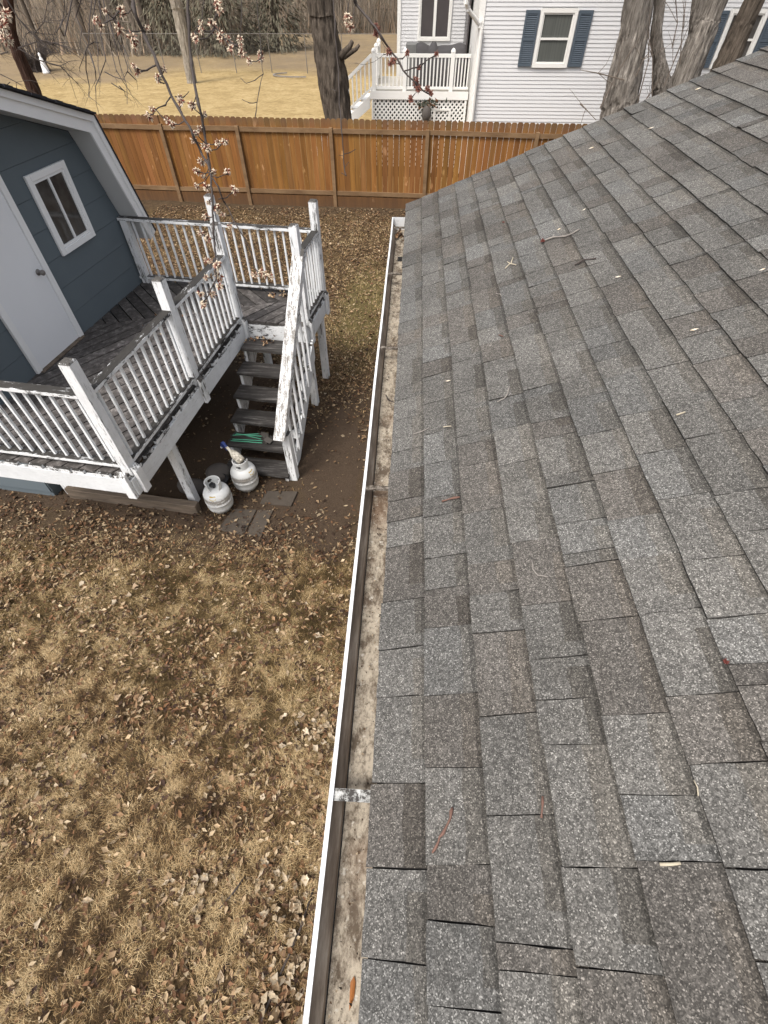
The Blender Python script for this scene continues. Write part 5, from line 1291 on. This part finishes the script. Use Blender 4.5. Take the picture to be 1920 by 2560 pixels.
    branch('thin upright maple twig with one blossom in front of the far lawn', [(cl([(1420, -30), (1440, 300), (1465, 600), (1480, 760), (1440, 950), (1420, 1080), (1400, 1230)]), .0016, .0026), (cl([(1480, 770), (1400, 830), (1310, 860), (1250, 810)]), .0025, .0015), (cl([(1420, 1060), (1340, 1070), (1265, 1030)]), .0025, .0015)], 2.4, cl([(1455, 560), (1460, 610), (1345, 630)]), .020)
    branch('long bare maple twig hanging in front of the wooden fence', [([(833, -10), (838, 90), (845, 170), (849, 260), (853, 320), (858, 380), (862, 430), (866, 440)], .004, .0035), ([(849, 215), (838, 228), (826, 222)], .002, .0015), ([(860, 386), (875, 382), (889, 373)], .003, .002), ([(860, 390), (848, 388)], .002, .0015), ([(862, 418), (872, 405)], .002, .0015), ([(866, 440), (854, 432)], .0025, .002)], 2.6, [], .02)
    cr = c6([(45, 180), (35, 220), (60, 270), (80, 300), (350, 270), (365, 320), (350, 360), (490, 560), (500, 690), (540, 660), (690, 575), (820, 740), (1010, 590), (785, 870), (790, 935), (815, 970), (915, 965), (950, 1015), (730, 1060), (725, 1090)])
    branch('maple branch with dark red buds reaching diagonally across the white porch', [(c6([(100, -30), (130, 40), (230, 170), (340, 290), (420, 420), (530, 580), (650, 770), (770, 900), (860, 990), (960, 1050)]), .010, .0045), (c6([(560, 640), (640, 640), (690, 590)]), .004, .003), (c6([(660, 780), (800, 730), (900, 665), (1005, 595)]), .0045, .003), (c6([(860, 990), (910, 980)]), .003, .002), (c6([(830, 960), (790, 1010), (740, 1060)]), .002, .0015), (c6([(130, 0), (115, 110), (85, 220), (60, 270)]), .003, .002), (c6([(500, 540), (520, 610), (510, 680)]), .002, .0015), (c6([(340, 290), (420, 470), (450, 520), (430, 600), (330, 680), (240, 700), (120, 690)]), .0016, .001)], 2.6, cr[4:], .019, 'twig', red=True)
    branch('pale budded maple tip beside the dark furrowed trunk', [(c6([(60, -30), (40, 120), (60, 290)]), .003, .002)], 2.3, cr[:4], .022)
build_branches()

# ------------------------------------------------------------------ bits lying on the roof and in the gutter
def roof_at(px, py, lift=.010):
    v = ray(px, py); o = np.array([0, 0, CAM_H]); nrm = np.array([-math.sin(AL), 0, math.cos(AL)]); p0 = np.array([XE, 0, ZE]) + nrm * lift
    return o + v * (((p0 - o) @ nrm) / (v @ nrm))
def build_roof_bits():
    rg = random.Random(2)
    def stick(pts, w0, mat, name, lab, cat, bumps=True, forks=(), grp=None):
        P = [roof_at(x, y) + np.array([0, 0, w0 * .5]) for x, y in pts]; m = MB()
        Q = []
        for i in range(len(P) - 1):
            for f in (0, .5): Q.append(P[i] + (P[i + 1] - P[i]) * f + np.array([rg.gauss(0, .0012), rg.gauss(0, .0012), abs(rg.gauss(0, .001))]))
        Q.append(P[-1])
        m.tube(Q, [w0 * (.75 + .5 * (i % 3 == 1) * bumps) * (1 - .25 * i / len(Q)) for i in range(len(Q))], 7)
        for fk in forks: m.tube([roof_at(x, y) + np.array([0, 0, w0 * .5]) for x, y in fk], w0 * .7, 6)
        return m.build(name, M[mat], smooth=True, label=lab, cat=cat, group=grp)
    stick([(1128, 2018), (1126, 2045), (1108, 2085), (1097, 2105), (1080, 2132)], .0036, 'twig_red', 'twig', 'longest red brown twig lying on the near shingles', 'twig')
    stick([(1358, 1993), (1355, 2020), (1353, 2045)], .0028, 'twig_red', 'twig', 'short reddish twig on the shingles right of the longest one', 'twig')
    stick([(1148, 1243), (1125, 1250), (1105, 1254)], .004, 'twig_red', 'twig', 'stubby red brown twig lying along a shingle edge near the gutter', 'twig')
    stick([(1330, 1402), (1333, 1425), (1345, 1438), (1370, 1443)], .0030, 'twig_grey', 'twig', 'hooked pale grey twig across a narrow pair of shingle slits', 'twig', False)
    stick([(1273, 968), (1270, 985), (1262, 997), (1243, 1006)], .0035, 'twig_grey', 'twig', 'curved grey twig on the shingles in mid roof', 'twig', False)
    stick([(1072, 1070), (1055, 1080), (1032, 1086)], .0028, 'twig_grey', 'twig', 'bowed grey twig on the second row of shingles from the gutter', 'twig', False)
    stick([(1240, 735), (1250, 737), (1253, 742)], .003, 'twig_grey', 'twig', 'tiny curled grey twig above the curved one', 'twig', False)
    stick([(1246, 838), (1258, 842)], .003, 'twig_red', 'twig', 'tiny red brown chip on a lower shingle edge', 'twig')
    stick([(1263, 672), (1275, 660), (1290, 663)], .0038, 'twig_pale', 'twig', 'tan forked twig near the upper shingles', 'twig', False, forks=([(1275, 660), (1268, 655)], [(1277, 660), (1282, 645)]))
    stick([(1360, 603), (1385, 594), (1412, 592), (1432, 584), (1449, 574)], .0048, 'twig_grey', 'twig', 'long grey twig with a red bud at its lower end', 'twig', forks=([(1385, 594), (1383, 588)],))
    stick([(1436, 664), (1460, 652), (1490, 647)], .0042, 'twig', 'twig', 'dark slender twig lying on the upper right shingles', 'twig')
    stick([(1690, 1040), (1712, 1031)], .0038, 'twig_pale', 'stem', 'straw coloured stem piece on the right side of the roof', 'stem', False)
    stick([(1650, 2162), (1700, 2158)], .0042, 'twig_pale', 'stem', 'pale flat wood splinter in the wide slit near the bottom right', 'stem', False)
    stick([(1108, 1068), (1128, 1066)], .003, 'twig_pale', 'stem', 'thin tan stem near the bowed grey twig', 'stem', False)
    stick([(1735, 1950), (1745, 1990)], .0018, 'twig_pale', 'stem', 'fine bent straw at the right edge of the roof', 'stem', False)
    for (x, y, s, lab) in ((1355, 606, .016, 'dark red maple bud at the end of the long grey twig'), (1813, 1655, .008, 'small red bud resting on a shingle edge at right'), (1258, 557, .008, 'dark red bud high on the shingles near the rake')):
        m = MB(); c = roof_at(x, y) + np.array([0, 0, s * .3])
        for k in range(16):
            d = np.array([rg.gauss(0, 1), rg.gauss(0, 1), abs(rg.gauss(0, .7))]); d /= np.linalg.norm(d); m.tube([c, c + d * s * .6, c + d * s * rg.uniform(.8, 1.2)], [s * .12, s * .2, s * .05], 5)
        m.build('bud', M['bud'], label=lab, cat='bud')
    pal = [(.60, .50, .36), (.55, .47, .38), (.62, .56, .46)]
    for (x, y, lab) in ((1460, 524, 'pale winged seed high on the shingles'), (1545, 692, 'cream seed husk on the upper right shingles'), (1735, 824, 'whitish seed husk far right on the roof'), (1478, 370, 'pale seed near the upper roof rake'), (1745, 222, 'white seed husk at the top right rake'), (1628, 320, 'cream flake on the top right shingles'), (1120, 952, 'pale seed on the lower middle shingles'), (1905, 674, 'pale speck of husk at the right picture edge'), (1397, 573, 'small white husk beside the long grey twig')):
        c = roof_at(x, y, .012); s = rg.uniform(.008, .014) * (1 if y > 400 else 1.6); a = rg.uniform(-.5, .5); m = MB()
        d = np.array([math.cos(a), math.sin(a), .35]) * s; p = np.array([-math.sin(a), math.cos(a), .1]) * s * .35
        m.v += [tuple(c - d), tuple(c + p), tuple(c + d + (0, 0, .002)), tuple(c - p), tuple(c + (0, 0, .004))]
        for i in range(4): m._f((i, (i + 1) % 4, 4), rg.choice(pal))
        m._f((3, 2, 1, 0), pal[0]); m.build('seed_husk', M['petal'], label=lab, cat='seed')
    # rust leaf and debris in the gutter
    z = GZB + .006; m = MB(); L = [(885, 2440), (889, 2455), (886, 2490), (878, 2515), (873, 2528), (874, 2490), (876, 2455)]
    P = [at_z(x, y, z) for x, y in L]; cen = sum(P) / len(P); m.v += [tuple(q) for q in P] + [tuple(cen + (0, 0, .004))]
    for i in range(len(P)): m._f((i, (i + 1) % len(P), len(P)))
    m._f(range(len(P))[::-1]); m.build('fallen_leaf', M['orange_leaf'], label='slender rust orange leaf lying in the near end of the gutter', cat='leaf')
    pts = [(R.normal(-.075, .022), R.normal(4.12, .07), GZB + .01 + R.uniform(0, .03)) for _ in range(26)]
    pts = [(min(max(x, -.105), -.03), min(y, 4.27), z_) for x, y, z_ in pts]
    v, f, t = maple_leaves(pts, (.012, .026), BROWN + [(.45, .35, .25)], .6); c = np.array([v[:, 0].mean(), v[:, 1].mean(), v[:, 2].min()])
    o = big_mesh('leaf_pile', v - c, f, M['leaf'], t, label='wad of brown leaves and twigs stuck in the far end of the gutter', cat='leaf pile', kind='stuff'); o.location = c
    pts = [(R.uniform(-.108, -.045), R.uniform(-.9, 4.0), GZB + .0045) for _ in range(420)]
    v, f, t = maple_leaves(pts, (.0018, .006), [(.06, .04, .028), (.10, .065, .04), (.035, .026, .02), (.3, .24, .17)], .1); c = np.array([v[:, 0].mean(), v[:, 1].mean(), v[:, 2].min()])
    o = big_mesh('gutter_grit', v - c, f, M['leaf'], t, label='dark grit and leaf crumbs on the stained gutter floor', cat='grit', kind='stuff'); o.location = c
    for pts_, lab in (([(965, 988), (972, 1000), (988, 1007)], 'small dark twig sticking out of the gutter under the shingle edge'), ([(980, 1280), (990, 1292), (1000, 1296)], 'tiny dark twig caught at the shingle edge above the gutter')):
        m = MB(); P = [at_z(x, y, GZB + .02 + .03 * i) for i, (x, y) in enumerate(pts_)]; m.tube(P, [.0035, .003, .002], 6); m.build('twig', M['twig'], label=lab, cat='twig', smooth=True)
build_roof_bits()
